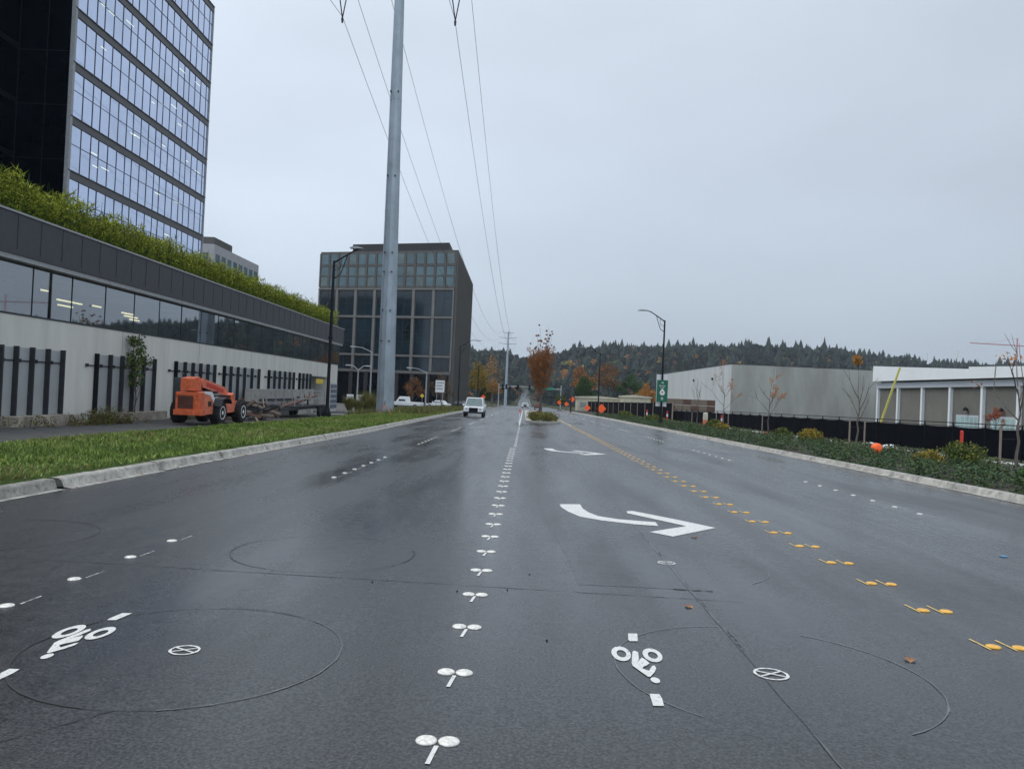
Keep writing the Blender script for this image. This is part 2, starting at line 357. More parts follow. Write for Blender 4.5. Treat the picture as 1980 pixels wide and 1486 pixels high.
# bicycle detector symbols
def bike_symbol():
    t = thing('bicycle_symbol', 'white painted bicycle symbol between two squares, in the centre lane', 'road marking', (.82, 4.8, road_z(4.8)), 0, 'painted bicycle symbols')
    def e(cx, cy, a, b, rot, k=1.0, n=26):
        return [(cx+a*k*math.cos(q)*math.cos(rot)-b*k*math.sin(q)*math.sin(rot), cy+a*k*math.cos(q)*math.sin(rot)+b*k*math.sin(q)*math.cos(rot)) for q in [2*math.pi*i/n for i in range(n)]]
    for cx, cy, a, b in ((410,500,160,108), (905,522,165,98)):
        m = MB()
        o = px_poly(e(cx, cy, a, b, .35), 1150, 1200, 8.253); i_ = px_poly(e(cx+5, cy, a, b, .35, .5), 1150, 1200, 8.253)
        for k in range(26): flat(m, [o[k], i_[k], i_[(k+1) % 26], o[(k+1) % 26]])
        m.build('wheel', M['paint'], t, True)
    m = MB()
    for pl in ([(590,465),(620,450),(680,480),(690,590),(660,640),(575,645)], [(575,645),(660,640),(760,740),(850,770),(880,800),(870,865),(830,860),(590,690)],
               [(660,640),(735,562),(790,590),(860,650),(805,690),(770,700),(745,725)], [(850,770),(895,695),(935,685),(965,730),(940,790),(870,865)]):
        flat(m, px_poly(pl, 1150, 1200, 8.253)[::-1], .0045+.0002*len(m.f))
    flat(m, px_poly(e(950, 915, 78, 42, .3), 1150, 1200, 8.253)[::-1], .004)
    m.build('rider', M['paint'], t, True)
    for q in ([(520,180),(665,180),(672,300),(545,300),(522,270)], [(855,1130),(1010,1135),(1055,1200),(1085,1320),(915,1318)]):
        m = MB(); flat(m, px_poly(q, 1150, 1200, 8.253)[::-1]); m.build('square', M['paint'], t, True)
    return t
bs = bike_symbol()
dup(bs, (.82-3.55, 4.68, road_z(4.68)), 0, 'white painted bicycle symbol between two squares, on the edge of a saw-cut ring at left')
for cx, cy, r, lab in ((-2.0, 4.67, .083, 'small white crossed circle sprayed inside the big ring at left'), (1.59, 4.78, .098, 'small white crossed circle sprayed right of the centre bicycle symbol'), (1.55, 8.05, .085, 'faint small crossed circle sprayed below the big arrow')):
    m = MB(); line(m, [(cx+r*math.cos(a), cy+r*math.sin(a)) for a in np.linspace(0, 2*math.pi, 33)], .016, .004, 0, .3)
    for d in (.6, -.5): line(m, [(cx-r*math.cos(d), cy-r*math.sin(d)), (cx+r*math.cos(d), cy+r*math.sin(d))], .015, .005+.001*d, 0, .3)
    o = m.build('survey_mark', M['paint']); tag(o, lab, 'road marking', 'sprayed survey marks')
# loop cuts and joints
cuts = MB()
def arc(cx, cy, r, a0, a1, w, mi, dz=.003, jit=.3):
    n = max(6, int(abs(a1-a0)/5)); line(cuts, [(cx+(r+random.uniform(-.003, .003))*math.cos(rad(a)), cy+(r+random.uniform(-.003, .003))*math.sin(rad(a))) for a in np.linspace(a0, a1, n)], w, dz, mi, jit)
arc(-1.99, 4.68, .925, 0, 360, .006, 2); arc(-1.99, 4.68, .925, 150, 262, .020, 1, .0036, .4); arc(-1.99, 4.68, .925, 60, 100, .007, 1, .0036, .6); arc(-1.99, 4.68, .925, -75, 50, .009, 0, .0038, .5)  # last arc paler: reflection on the ring's right edge painted in
arc(-1.95, 7.75, .9, 60, 340, .006, 2); arc(-1.95, 7.75, .9, 150, 250, .008, 1, .0036, .5); arc(-1.95, 7.75, .9, -20, 20, .016, 1, .0036, .5)
arc(-5.35, 7.9, .9, 0, 360, .007, 2); arc(-5.35, 7.9, .9, -5, 110, .012, 1, .0036, .5); arc(-5.3, 4.7, .9, 0, 360, .007, 2)
arc(1.6, 4.82, .96, -62, 60, .010, 0, .0034, .5); arc(1.6, 4.82, .96, 95, 232, .008, 0, .0034, .4); 
arc(1.6, 8.0, .95, -50, 60, .010, 0, .0034, .5); arc(5.1, 8.0, .93, 200, 300, .006, 2)
tag(cuts.build('loop_cuts', [M['cut'], M['cutdark'], M['cutfaint']]), kind='structure')
jn = MB()
def wob(a, b, n, w): return [(a[0]+(b[0]-a[0])*i/n+random.uniform(-w, w), a[1]+(b[1]-a[1])*i/n+random.uniform(-w, w)) for i in range(n+1)]
line(jn, wob((1.52, 2.6), (1.62, 26), 160, .006), .008, .0025, 2, .9); line(jn, wob((1.52, 2.6), (1.525, 3.9), 16, .004), .009, .0034, 0, .6); line(jn, wob((1.54, 5.6), (1.56, 9.5), 40, .005), .008, .0034, 0, .95)
for _ in range(9):
    y = random.uniform(3, 10); line(jn, wob((1.55, y), (1.57, y+random.uniform(.2, .7)), 12, .01), .013, .0032, 2, .9)
line(jn, wob((-6.6, 6.95), (1.9, 6.55), 90, .008), .008, .002, 1, .8)
line(jn, wob((1.4, 6.9), (1.75, 6.88), 8, .006), .02, .0034, 1, .9)
line(jn, wob((-2.3, 3.3), (-1.95, 3.75), 12, .008), .007, .003, 1, .8)
tag(jn.build('pavement_joints', [M['cut'], M['cutdark'], M['cutfaint']]), kind='structure')
# ticks beside the buttons and long painted lines
tk = MB()
PY = [3.61+.914*i for i in range(26)]
for i, y in enumerate(PY): line(tk, [(-.335, y-.05), (-.355, y-.23)], .022, .004, 0)
YY = [5.6+.97*i for i in range(54)]
for i, y in enumerate(YY):
    for x in (3.44, 3.63): line(tk, [(x-.062, y-.07), (x-.075, y+.17)], .018, .004, 2)
LD = [[5.39, 6.21, 7.1, 7.94]]+[[s+.9*i for i in range(7)] for s in (14.73, 26.6, 38.8, 51, 63.3)]
RD = [[s+.89*i for i in range(7)] for s in (13.3, 25.55, 37.7, 49.9, 62.1)]
for g_ in LD:
    for y in g_: line(tk, [(-3.53, y+.06), (-3.52, y+.32)], .018, .004, 1)
for g_ in RD:
    for y in g_: line(tk, [(6.9, y-.05), (6.92, y-.3)], .018, .004, 1)
line(tk, [(3.58, 58), (3.55, 75), (3.5, 100)], .1, .004, 2); line(tk, [(-.3, 54), (-.3, 75), (-.3, 150)], .1, .004, 0)
for y in range(75, 180, 12):
    line(tk, [(-3.7, y), (-3.7, y+4)], .1, .004, 0); line(tk, [(6.9, y), (6.9, y+4)], .1, .004, 0)
line(tk, [(-.27, 27.5), (-.27, 52)], .1, .004, 1)
tag(tk.build('lane_markings', [M['paint'], M['paintworn'], M['paintyellow']]), kind='structure')
# raised buttons
M['button'] = mat('white_ceramic', (.72,.70,.64), .4, .35, 45, world=True)
M['buttony'] = mat('yellow_ceramic', (.78,.42,.06), .4, .2, 22, world=True)
def button(name, m):
    b = MB(); b.lathe([(.052, 0), (.050, .006), (.042, .010), (.028, .013), (.012, .0145)], 18); o = b.build(name, m, sm=True); return o
bw = button('lane_button', M['button']); by = button('lane_button', M['buttony']); usedw = []; usedy = []
def place_button(src, used, x, y, lab, grp):
    o = src if not used else src.copy()
    if used: C.objects.link(o)
    used.append(o); o.location = (x, y, road_z(y)+.001); o.rotation_euler = (0, 0, random.uniform(0, 6)); tag(o, lab, 'road button', grp)
for i, y in enumerate(PY):
    for s, x in (('left', -.388), ('right', -.282)): place_button(bw, usedw, x, y, f'{s} white round button of the {ordinal(i)} pair along the centre lane line', 'white paired road buttons')
for i, y in enumerate(YY):
    for s, x in (('left', 3.44), ('right', 3.63)): place_button(by, usedy, x, y, f'{s} yellow round button of the {ordinal(i)} pair along the yellow line', 'yellow paired road buttons')
for nm, X, GG in (('left', -3.59, LD), ('right', 6.84, RD)):
    for gi, g_ in enumerate(GG):
        for i, y in enumerate(g_): place_button(bw, usedw, X, y, f'{ordinal(i)} white button in the {ordinal(gi)} row of the {nm} lane line', 'single white road buttons')
b = MB(); b.box(-.035, -.03, 0, .035, .03, .014); o = b.build('blue_marker', mat('blue_reflector', (.10,.28,.45), .4), bevel=.006)
p = on_road(1928, 1072); o.location = (p[0], p[1], p[2]+.001); tag(o, 'small blue reflective marker alone on the right lanes', 'road marker')
def leaf(x, y, c, lab):
    m = MB(); k = .035; pts = [(0,-k*1.4,.0),(k*.8,-k*.3,.012),(k*1.1,k*.7,.006),(k*.2,k*.6,.015),(0,k*1.5,.004),(-k*.4,k*.5,.016),(-k*1.2,k*.6,.003),(-k*.7,-k*.4,.012)]
    m.add(pts+[(0,0,.006)], [(i, (i+1) % 8, 8) for i in range(8)]); o = m.build('fallen_leaf', c)
    p = on_road(x, y); o.location = (p[0], p[1], p[2]+.002); o.rotation_euler = (0, 0, random.uniform(0, 6)); tag(o, lab, 'leaf', 'fallen leaves')
lm = mat('dead_leaf', (.30,.14,.06), .7, .3)
leaf(1750, 1270, lm, 'brown fallen leaf lying by the lower right saw-cut ring'); leaf(1330, 1170, lm, 'brown fallen leaf lying beside the long pavement joint')
leaf(1340, 1037, lm, 'pale fallen leaf lying under the tip of the big arrow')
for i, (x, y) in enumerate(((884,1142),(981,1139),(1024,1109),(1057,1236),(896,879),(720,1125))):
    m = MB(); m.lathe([(.006,0),(.008,.004),(.005,.008)], 7); o = m.build('pebble', M['black']); p = on_road(x, y); o.location = (p[0], p[1], p[2]+.001); o.scale = (1, 1.3, 1)
    tag(o, ['dark pebble just left of the sixth white button pair','dark pebble just right of the sixth white button pair','dark pebble right of the seventh white button pair','dark pebble right of the fourth white button pair','dark pebble far out in the left lane','dark pebble on the cross joint left of the buttons'][i], 'pebble', 'pebbles on the wet road')

# ------------------------------------------------------------------ foliage makers
def leaf_quads(P, size, up=.3):
    """one randomly turned quad per point"""
    n = len(P); a = RNG.normal(size=(n, 3)); a /= np.linalg.norm(a, axis=1)[:, None]
    b = RNG.normal(size=(n, 3)); b -= a*(a*b).sum(1)[:, None]; b /= np.linalg.norm(b, axis=1)[:, None]
    s = (size*RNG.uniform(.6, 1.4, n))[:, None]
    V = np.stack([P-a*s-b*s*.15, P-b*s*.6, P+a*s+b*s*.1, P+b*s*.6], 1).reshape(-1, 3)
    F = np.arange(4*n).reshape(n, 4); return V, F
def clump_points(centres, radii, per, rng=RNG):
    out = []
    for c, r in zip(centres, radii):
        d = rng.normal(size=(per, 3)); d /= np.linalg.norm(d, axis=1)[:, None]; q = rng.uniform(.35, 1.05, per)**.6
        out.append(np.array(c)+d*q[:, None]*np.array(r)*np.array([1, 1, .85]))
    return np.concatenate(out)
def limb_tree(seed, H, trunk_r, spread, levels, first=.35, upright=.7, nb=5):
    """returns tube list and tips"""
    rnd = random.Random(seed); tubes = []; tips = []
    def grow(p, d, L, r, lv):
        pts = [p]; q = p; dd = d.copy()
        for _ in range(3):
            dd = (dd+Vector((rnd.uniform(-.13, .13), rnd.uniform(-.13, .13), rnd.uniform(0, .14)*upright))).normalized(); q = q+dd*L/3; pts.append(q)
        tubes.append((pts, [r, r*.85, r*.7, r*.45])); 
        if lv == 0: tips.append((q, dd)); tips.append((pts[2], dd)); return
        for k in range(rnd.randint(2, 3)):
            ax = Vector((rnd.uniform(-1, 1), rnd.uniform(-1, 1), rnd.uniform(-.2, .6))).normalized()
            nd = (dd*(.9)+ax*spread).normalized(); grow(pts[rnd.choice((2, 3, 3))], nd, L*rnd.uniform(.55, .8), r*.5, lv-1)
    tr = [Vector((0, 0, 0))]; 
    for i in range(1, 7): tr.append(Vector((rnd.uniform(-.015, .015)*H, rnd.uniform(-.015, .015)*H, H*.62*i/6)))
    tubes.append((tr, [trunk_r*(1-.75*i/6) for i in range(7)]))
    for k in range(nb):
        h = first+(1-first)*k/nb; idx = h*6; i = min(5, int(idx)); p = tr[i].lerp(tr[i+1], idx-i)
        a = k*2.4+rnd.uniform(-.4, .4); d = Vector((math.cos(a)*spread, math.sin(a)*spread, upright)).normalized()
        grow(p, d, H*.3*rnd.uniform(.8, 1.15)*(1.1-h*.3), trunk_r*.42, levels)
    grow(tr[-1], Vector((0, 0, 1)), H*.24, trunk_r*.3, levels)
    return tubes, tips
def make_tree(name, label, cat, loc, seed, H, trunk_r, spread, levels, mats, nleaf, lsize, cr, group=None, upright=.7, nb=6, first=.35, leafy=None):
    t = thing(name, label, cat, loc, 0, group)
    tubes, tips = limb_tree(seed, H, trunk_r, spread, levels, first, upright, nb); m = MB()
    for pts, rs in tubes: m.tube(pts, rs, 6, caps=False)
    m.build('trunk', M['bark'], t, sm=True)
    if nleaf:
        tp = [q for q, d in tips]
        if leafy: tp = [q for q in tp if leafy(q)]
        if tp:
            cs = [tuple(q) for q in tp]; P = clump_points(cs, [cr]*len(cs), max(2, nleaf//len(cs)))
            V, F = leaf_quads(P, lsize); fast_mesh('crown', V, F, RNG.integers(0, len(mats), len(F)), mats, t)
    return t
LM = dict(rust=leaf_mat('rust_leaves', (.26,.10,.035)), rust2=leaf_mat('orange_brown_leaves', (.36,.155,.045)), gold=leaf_mat('golden_leaves', (.42,.24,.04)),
          ygreen=leaf_mat('yellow_green_leaves', (.19,.19,.035)), green=leaf_mat('green_leaves', (.06,.12,.03)), dgreen=leaf_mat('dark_green_leaves', (.038,.078,.036)),
          conifer=leaf_mat('conifer_needles', (.010,.021,.017), .4), conifer2=leaf_mat('pale_conifer_needles', (.018,.031,.021), .4), brown=leaf_mat('brown_leaves', (.12,.075,.04)), bamboo=leaf_mat('hedge_leaves', (.15,.19,.02)), bamboo2=leaf_mat('hedge_pale_leaves', (.36,.38,.05)),
          grass=leaf_mat('grass_blades', (.13,.195,.04)), grass2=leaf_mat('grass_blades_light', (.24,.30,.075)), grass3=leaf_mat('dry_grass', (.24,.21,.09)), red=leaf_mat('red_leaves', (.35,.05,.03)))

# forest on the far hill: one mass
def forest():
    def cone_tree():
        V = []; F = []
        for (z0, z1, r) in ((.12, .5, .5), (.3, .68, .4), (.5, .84, .29), (.68, 1.0, .17)):
            n = 7; b = len(V); V.append((0, 0, z1))
            for k in range(n): a = 2*math.pi*k/n; q = r*random.uniform(.65, 1.2); V.append((q*math.cos(a), q*math.sin(a), z0+random.uniform(-.06, .05)))
            F += [(b, b+1+k, b+1+(k+1) % n) for k in range(n)]
        return np.array(V), np.array(F)
    def dark_round():
        P = clump_points([(0,0,.55),(.2,.1,.72),(-.2,-.12,.5),(0,.2,.4),(.05,-.1,.85)], [.34,.24,.28,.27,.16], 20); V, F = leaf_quads(P, .12)
        return V, np.concatenate([F[:, [0,1,2]], F[:, [0,2,3]]])
    def round_tree():
        P = clump_points([(0,0,.6),(.15,.1,.75),(-.15,-.1,.5),(0,.15,.45)], [.34,.22,.26,.25], 22); V, F = leaf_quads(P, .10)
        return V, np.concatenate([F[:, [0,1,2]], F[:, [0,2,3]]])
    arch = [cone_tree() for _ in range(6)]; rnd_ = [round_tree() for _ in range(4)]; drk = [dark_round() for _ in range(4)]
    VV, FF, MM = [], [], []; off = 0; cnt = 0
    y = 655
    while y < 1290:
        sp = 8.5 if y > 1000 else 9.5
        x = -190.0
        while x < y*.95:
            px, py = x+random.uniform(-4, 4), y+random.uniform(-5, 5); x += sp
            if py < 985 and abs(px-1) < 9: continue
            z = ground(px, py)
            autumn = random.random() < ((.26 if 20 < px < 190 else .15) if py < 960 else .06)
            if autumn: V, F = random.choice(rnd_); h = random.uniform(10, 15); w = h*1.0; mi = random.choice((2, 3, 3, 4, 5, 3))
            elif random.random() < .66: V, F = random.choice(drk); h = random.uniform(10, 17); w = h*random.uniform(.7, 1.0); mi = random.choice((0, 1, 1, 0))
            else: V, F = random.choice(arch); h = random.uniform(13, 22)*(1.3 if random.random() < .12 else 1); w = h*random.uniform(.5, .8); mi = random.choice((0, 0, 1))
            hk = 1.02+.22*math.sin(px*.031+1)*math.sin(px*.013+py*.02)+.12*math.sin(px*.11); h *= hk; w *= 1.1
            a = random.uniform(0, 6.28); ca, sa = math.cos(a), math.sin(a)
            W = np.stack([px+w*(V[:, 0]*ca-V[:, 1]*sa), py+w*(V[:, 0]*sa+V[:, 1]*ca), z-1+h*V[:, 2]], 1)
            VV.append(W); FF.append(F+off); MM.append(np.full(len(F), mi)); off += len(V); cnt += 1
        y += sp
    o = fast_mesh('forest', np.concatenate(VV), np.concatenate(FF), np.concatenate(MM), [LM['conifer'], LM['conifer2'], LM['brown'], LM['rust2'], LM['gold'], LM['ygreen'], LM['dgreen']])
    tag(o, 'dark evergreen forest with autumn trees covering the far hill', 'forest', kind='stuff')
forest()
# ------------------------------------------------------------------ grass on the verge
def verge_grass():
    n = 95000; Y = 6+88*RNG.uniform(0, 1, n)**1.7; X0 = np.interp(Y, [0, 24, 45, 100], [-13.7, -14.0, -13.0, -13.0]); X1 = np.interp(Y, [0, 35, 50, 83, 130], [-7.05, -7.02, -7.4, -8.1, -8.6])
    X = X0+(X1-X0)*RNG.uniform(0, 1, n)
    edge = RNG.uniform(0, 1, n); bare = np.sin(X*1.3+2*np.sin(Y*.45))*np.sin(Y*.7+X*.5)+RNG.normal(0, .25, n); keep = ((X > X0+.6) | (edge > .5)) & (bare < .95); X, Y = X[keep], Y[keep]; n = len(X)
    Z = np.array([ground(a, b) for a, b in zip(X, Y)])+.02
    tuft = .5+.5*np.sin(X*2.3+np.sin(Y*1.1)*2)*np.sin(Y*1.7+X*.8)
    h = RNG.uniform(.025, .065, n)*(1+.8*tuft)*(1+Y/70); w = .007+.0007*Y
    a = RNG.uniform(0, 6.28, n); lean = RNG.normal(0, .5, (n, 2))*h[:, None]
    dx, dy = np.cos(a)*w, np.sin(a)*w
    V = np.stack([np.stack([X-dx, Y-dy, Z], 1), np.stack([X+dx, Y+dy, Z], 1), np.stack([X+lean[:, 0], Y+lean[:, 1], Z+h], 1)], 1).reshape(-1, 3)
    F = np.arange(3*n).reshape(n, 3); u = RNG.uniform(0, 1, n)+.5*(tuft-.5)+.25*np.sin(X*.9-Y*.35); mi = np.where(u > .98, 2, np.where(u > .6, 1, 0))
    tag(fast_mesh('grass', V, F, mi, [LM['grass'], LM['grass2'], LM['grass3']]), 'short green grass on the verge behind the left kerb', 'grass', kind='stuff')
    n = 500; Y = 7+60*RNG.uniform(0, 1, n)**1.5; X = np.where(RNG.uniform(0, 1, n) < .75, RNG.uniform(-12.8, -7.2, n), RNG.normal(-6.72, .07, n)); X = np.minimum(X, -6.62)
    P = np.stack([X, Y, np.array([ground(a, b) for a, b in zip(X, Y)])+np.where(X < -7.1, .06, .02)], 1); V, F = leaf_quads(P, .035); V[:, 2] = np.repeat(P[:, 2], 4)+(V[:, 2]-np.repeat(P[:, 2], 4))*.3
    tag(fast_mesh('leaf_litter', V, F, RNG.integers(0, 3, len(F)), [LM['brown'], LM['rust2'], LM['gold']]), 'small fallen leaves scattered over the verge and left gutter', 'leaves', kind='stuff')
    # taller brownish weeds beside the pole
    n = 15000; Y = RNG.uniform(66, 116, n); X = RNG.uniform(-15.5, -8.5, n); ok = X < np.interp(Y, [50, 83, 130], [-7.7, -8.5, -9.0]); X, Y = X[ok], Y[ok]; n = len(X)
    Z = np.array([ground(a, b) for a, b in zip(X, Y)]); h = RNG.uniform(.15, .75, n); a = RNG.uniform(0, 6.28, n); w = .04; lean = RNG.normal(0, .2, (n, 2)); dx, dy = np.cos(a)*w, np.sin(a)*w
    V = np.stack([np.stack([X-dx, Y-dy, Z], 1), np.stack([X+dx, Y+dy, Z], 1), np.stack([X+lean[:, 0], Y+lean[:, 1], Z+h], 1)], 1).reshape(-1, 3)
    tag(fast_mesh('weeds', V, np.arange(3*n).reshape(n, 3), RNG.integers(0, 3, n), [LM['brown'], LM['grass3'], LM['grass']]), 'tall brownish weeds growing beside the steel pole', 'weeds', kind='stuff')
    # scrub along the wall plinth
    cs = []; 
    for _ in range(70):
        y = random.choice((random.uniform(26, 36), random.uniform(33, 37), random.uniform(43, 45))); cs.append((random.uniform(-20, -18.8), y, ground(-19, y)+random.uniform(.05, .3)))
    for _ in range(60): y = random.gauss(34.9, .9); cs.append((random.uniform(-19.6, -18.2), y, ground(-19, y)+random.uniform(.05, .75)*math.exp(-(y-34.9)**2/1.2)))
    P = clump_points(cs, [.28]*len(cs), 60); V, F = leaf_quads(P, .035)
    tag(fast_mesh('scrub', V, F, RNG.integers(0, 3, len(F)), [LM['brown'], LM['brown'], LM['grass']]), 'low brown scrub at the foot of the precast wall', 'scrub', kind='stuff')
verge_grass()

# ------------------------------------------------------------------ podium building with fins
def glass_mat(name, tint, refl, rough=.02, base=(.02,.03,.035)):
    m = bpy.data.materials.new(name); m.use_nodes = True; nt = m.node_tree; nt.nodes.clear(); N = nt.nodes.new; L = nt.links.new
    o = N('ShaderNodeOutputMaterial'); t = N('ShaderNodeBsdfTransparent'); t.inputs[0].default_value = tint+(1,)
    g = N('ShaderNodeBsdfGlossy'); g.inputs['Roughness'].default_value = rough; g.inputs[0].default_value = (.85,.9,.95,1)
    f = N('ShaderNodeFresnel'); f.inputs[0].default_value = 1.5; a = N('ShaderNodeMath'); a.operation = 'MULTIPLY_ADD'; a.inputs[1].default_value = 1; a.inputs[2].default_value = refl; L(f.outputs[0], a.inputs[0]); a.use_clamp = True
    mx = N('ShaderNodeMixShader'); L(a.outputs[0], mx.inputs[0]); L(t.outputs[0], mx.inputs[1]); L(g.outputs[0], mx.inputs[2]); L(mx.outputs[0], o.inputs[0]); return m
M['podglass'] = glass_mat('ribbon_glass', (.42,.5,.5), .30)
M['fascia'] = mat('perforated_fascia', (.055,.056,.066), .55, .12, 3, world=True, metal=.2)
M['room'] = mat('office_interior', (.16,.17,.17), .9, .3, .8, world=True)
M['panel'] = mat('recess_panel_grey', (.38,.40,.40), .45, .08, .8, world=True)
M['lampstrip'] = mat('office_light', (1,.85,.55), .5, 0, emit=(1,.80,.45,2.2))
XW = -20.5
def podium():
    t = thing('podium_building', 'long low building with pale precast wall, dark fins, glass ribbon and dark fascia', 'building', (XW-10, 50, ground(-20, 50)))
    B = lambda n, m, mats, **k: m.build(n, mats, t, True, **k)
    Y0, Y1 = 8, 83.4
    m = MB(); m.box(-46, Y0, -2.5, XW, 73.2, 3.86); m.box(-46, 79.4, -2.5, XW, Y1, 3.86); m.box(-46, 73.2, 2.45, XW, 79.4, 3.86); m.box(-46, 73.2, -2.5, -27, 79.4, 2.45)
    for y in np.arange(11, 84, 9.2):
        m.box(XW+.001, y, -1.2, XW+.006, y+.05, 3.86, 1)
    B('wall', m, [M['tilt'], M['grey']])
    m = MB(); m.box(-46, Y0, 6.15, XW+.45, Y1+.25, 7.75)
    for y in np.arange(Y0+1.3, Y1, 1.45): m.box(XW+.45, y, 6.35, XW+.462, y+.03, 7.7, 1)
    m.box(XW+.42, Y0, 7.75, XW+.5, Y1+.3, 7.83, 2); m.box(XW, Y0, 5.95, XW+.40, Y1+.2, 6.147, 2)
    B('fascia', m, [M['fascia'], M['dark'], M['grey']])
    m = MB(); m.box(-30, Y0, 3.862, -25.5, Y1, 5.94); m.box(-25.5, Y0, 3.862, XW-.3, Y1-.2, 3.9); m.box(-25.5, Y0, 5.9, XW-.3, Y1-.2, 5.945)
    for y in (26, 33.2, 44.5, 58, 70, 79): m.box(-22.5, y, 3.9, -21.8, y+.7, 5.9)
    m.box(XW-.06, 56.5, 3.9, XW-.03, 83.9, 5.9)
    B('interior', m, M['room'])
    m = MB(); rnd = random.Random(3)
    for y, z, L_ in ((30.3,5.55,.5),(31.0,4.75,.12),(35.0,5.5,1.3),(37.5,5.2,1.6),(37.6,4.95,.9),(40.6,5.25,.6),(43.6,5.2,.9),(43.9,5.05,1.1),(44.5,4.9,.8),(27,5.5,1.2),(24,5.2,1),(47.2,5.4,.6)):
        m = MB(); m.box(-23.3, y, z, -23.2, y+L_*1.3, z+.07); B('ceiling_light', m, M['lampstrip'])
    ys = list(np.arange(9.4, 84, 2.75)); prev = Y0
    for y in ys+[Y1]:
        m = MB(); dx = random.uniform(-.004, .004); m.add([(XW-.02, prev+.02, 3.9), (XW-.02+dx, y-.02, 3.9), (XW-.02+dx, y-.02, 5.95), (XW-.02, prev+.02, 5.95)], [(0,1,2,3)]); B('window_pane', m, M['podglass']); prev = y
    m = MB()
    for y in ys: m.box(XW-.03, y-.012, 3.9, XW+.005, y+.012, 5.945)
    m.box(XW-.08, Y0, 3.864, XW+.03, Y1, 3.93); B('window_frame', m, M['dark'])
    m = MB(); m.box(-46, Y1-.05, 3.87, XW-.1, Y1, 5.94); B('end_glass', m, M['windscreen'])
    # recess panels and fins
    groups = [[26.2,27.3,28.5,29.5,30.4,31.4,32.45,33.5], [36.2,37.4,38.5,39.6,40.7,41.9], [44.5,45.7,46.8,47.9,49.0,50.1], [51.7,52.9,54.2,55.5,57.0,58.5], [60.8,62.2,63.5,64.9,66.2,67.4], [69.1,70.3,71.5,72.6]]
    for g in groups:
        zb = -.2-.006*(g[0]-30); m = MB(); m.box(XW+.002, g[0]+.1, zb, XW+.012, g[-1]+.1, 2.58); B('recess_panel', m, M['panel'])
        for i, y in enumerate(g):
            m = MB(); m.box(XW+.013, y-.035, zb, XW+.22, y+.035, 2.62); 
            B('fin', m, M['black'] if i == 0 else M['dark'])
            m = MB(); m.box(XW+.013, y-.75, 2.02, XW+.06, y-.04, 2.07); m.box(XW+.013, y-.78, 1.97, XW+.14, y-.70, 2.12); B('bracket', m, M['dark'])
    m = MB(); m.box(XW+.01, 74.9, 1.75, XW+.04, 77.6, 2.2); B('clearance_sign', m, M['yellow'])
    m = MB(); m.box(-27, 73.3, -1.3, -26.9, 79.3, 2.4); B('garage_dark_back', m, M['black'])  # black sheet at the back stands for the dark inside of the garage
    m = MB(); m.box(XW+.005, 80.6, -.9, XW+.05, 83.3, 1.9)
    B('louvre_frame', m, M['lightgrey'])
    m = MB()
    for k in range(5): m.box(XW+.052, 80.7, -.75+k*.53, XW+.12, 83.2, -.75+k*.53+.36)
    B('louvre', m, M['louvre'])
    t['label'] = 'long low building with pale precast wall, dark fins, glass ribbon and dark fascia'
podium()
M['stain'] = mat('stained_concrete', (.34,.30,.25), .9, .5, 2.2, world=True, stretch=(1,1,.5))
m = MB(); m.box(XW+.02, 22, -1.3, XW+.75, 33.8, -.18); m.box(XW+.02, 36.0, -1.3, XW+.7, 42.4, -.22)
tag(m.build('retaining_wall', M['stain']), 'low rust-stained concrete plinth wall below the fins', 'wall')
def hedge():
    n = 110000; Y = 20+64*RNG.uniform(0, 1, n)**1.25; X = RNG.uniform(-22.9, -20.75, n)
    top = 1.72+.16*np.sin(Y*1.3)+.16*np.sin(Y*3.7+1)+.12*np.sin(Y*7.9); u = RNG.uniform(0, 1, n)
    lump = .5+.5*np.sin(Y*4.1+X*3)*np.sin(Y*2.3-1); Z = 7.7+top*(u**.8)*(.88+.18*lump); X = X+(X+21.8)*(.12*np.sin(Y*5))
    P = np.stack([X, Y, Z], 1)
    # leaves: upright narrow triangles
    h = RNG.uniform(.06, .17, n)*(1+.8*(u > .9)); w = RNG.uniform(.018, .045, n); a = RNG.uniform(0, 6.28, n); le = RNG.normal(0, .8, (n, 2))*h[:, None]
    dx, dy = np.cos(a)*w, np.sin(a)*w
    V = np.stack([np.stack([P[:, 0]-dx, P[:, 1]-dy, P[:, 2]], 1), np.stack([P[:, 0]+dx, P[:, 1]+dy, P[:, 2]], 1), np.stack([P[:, 0]+le[:, 0], P[:, 1]+le[:, 1], P[:, 2]+h], 1)], 1).reshape(-1, 3)
    F = np.arange(3*n).reshape(n, 3); mi = np.where(RNG.uniform(0, 1, n)+u*.6 > 1.0, 1, 0)  # paler leaves become more frequent towards the hedge top
    t = thing('hedge', 'long shaggy yellow-green bamboo hedge along the low building roof edge', 'hedge', (-21.8, 50, 7.75))
    V = V-np.array([-21.8, 50, 7.75]); fast_mesh('foliage', V, F, mi, [LM['bamboo'], LM['bamboo2']], t)
    m = MB(); m.box(-22.9, 18, 7.76, -21.0, 84, 8.1); m.box(-22.5, 19, 8.1, -21.5, 83.5, 8.75)
    for _ in range(420):
        x, y = random.uniform(-22.6, -21), random.uniform(20, 83.5); h = random.uniform(1.2, 2.3); m.tube([(x, y, 8), (x+random.uniform(-.15, .15), y+random.uniform(-.2, .2), 7.8+h)], [.018, .008], 4, caps=False)
    m.build('planter_and_stems', LM['dgreen'], t, True)
hedge()

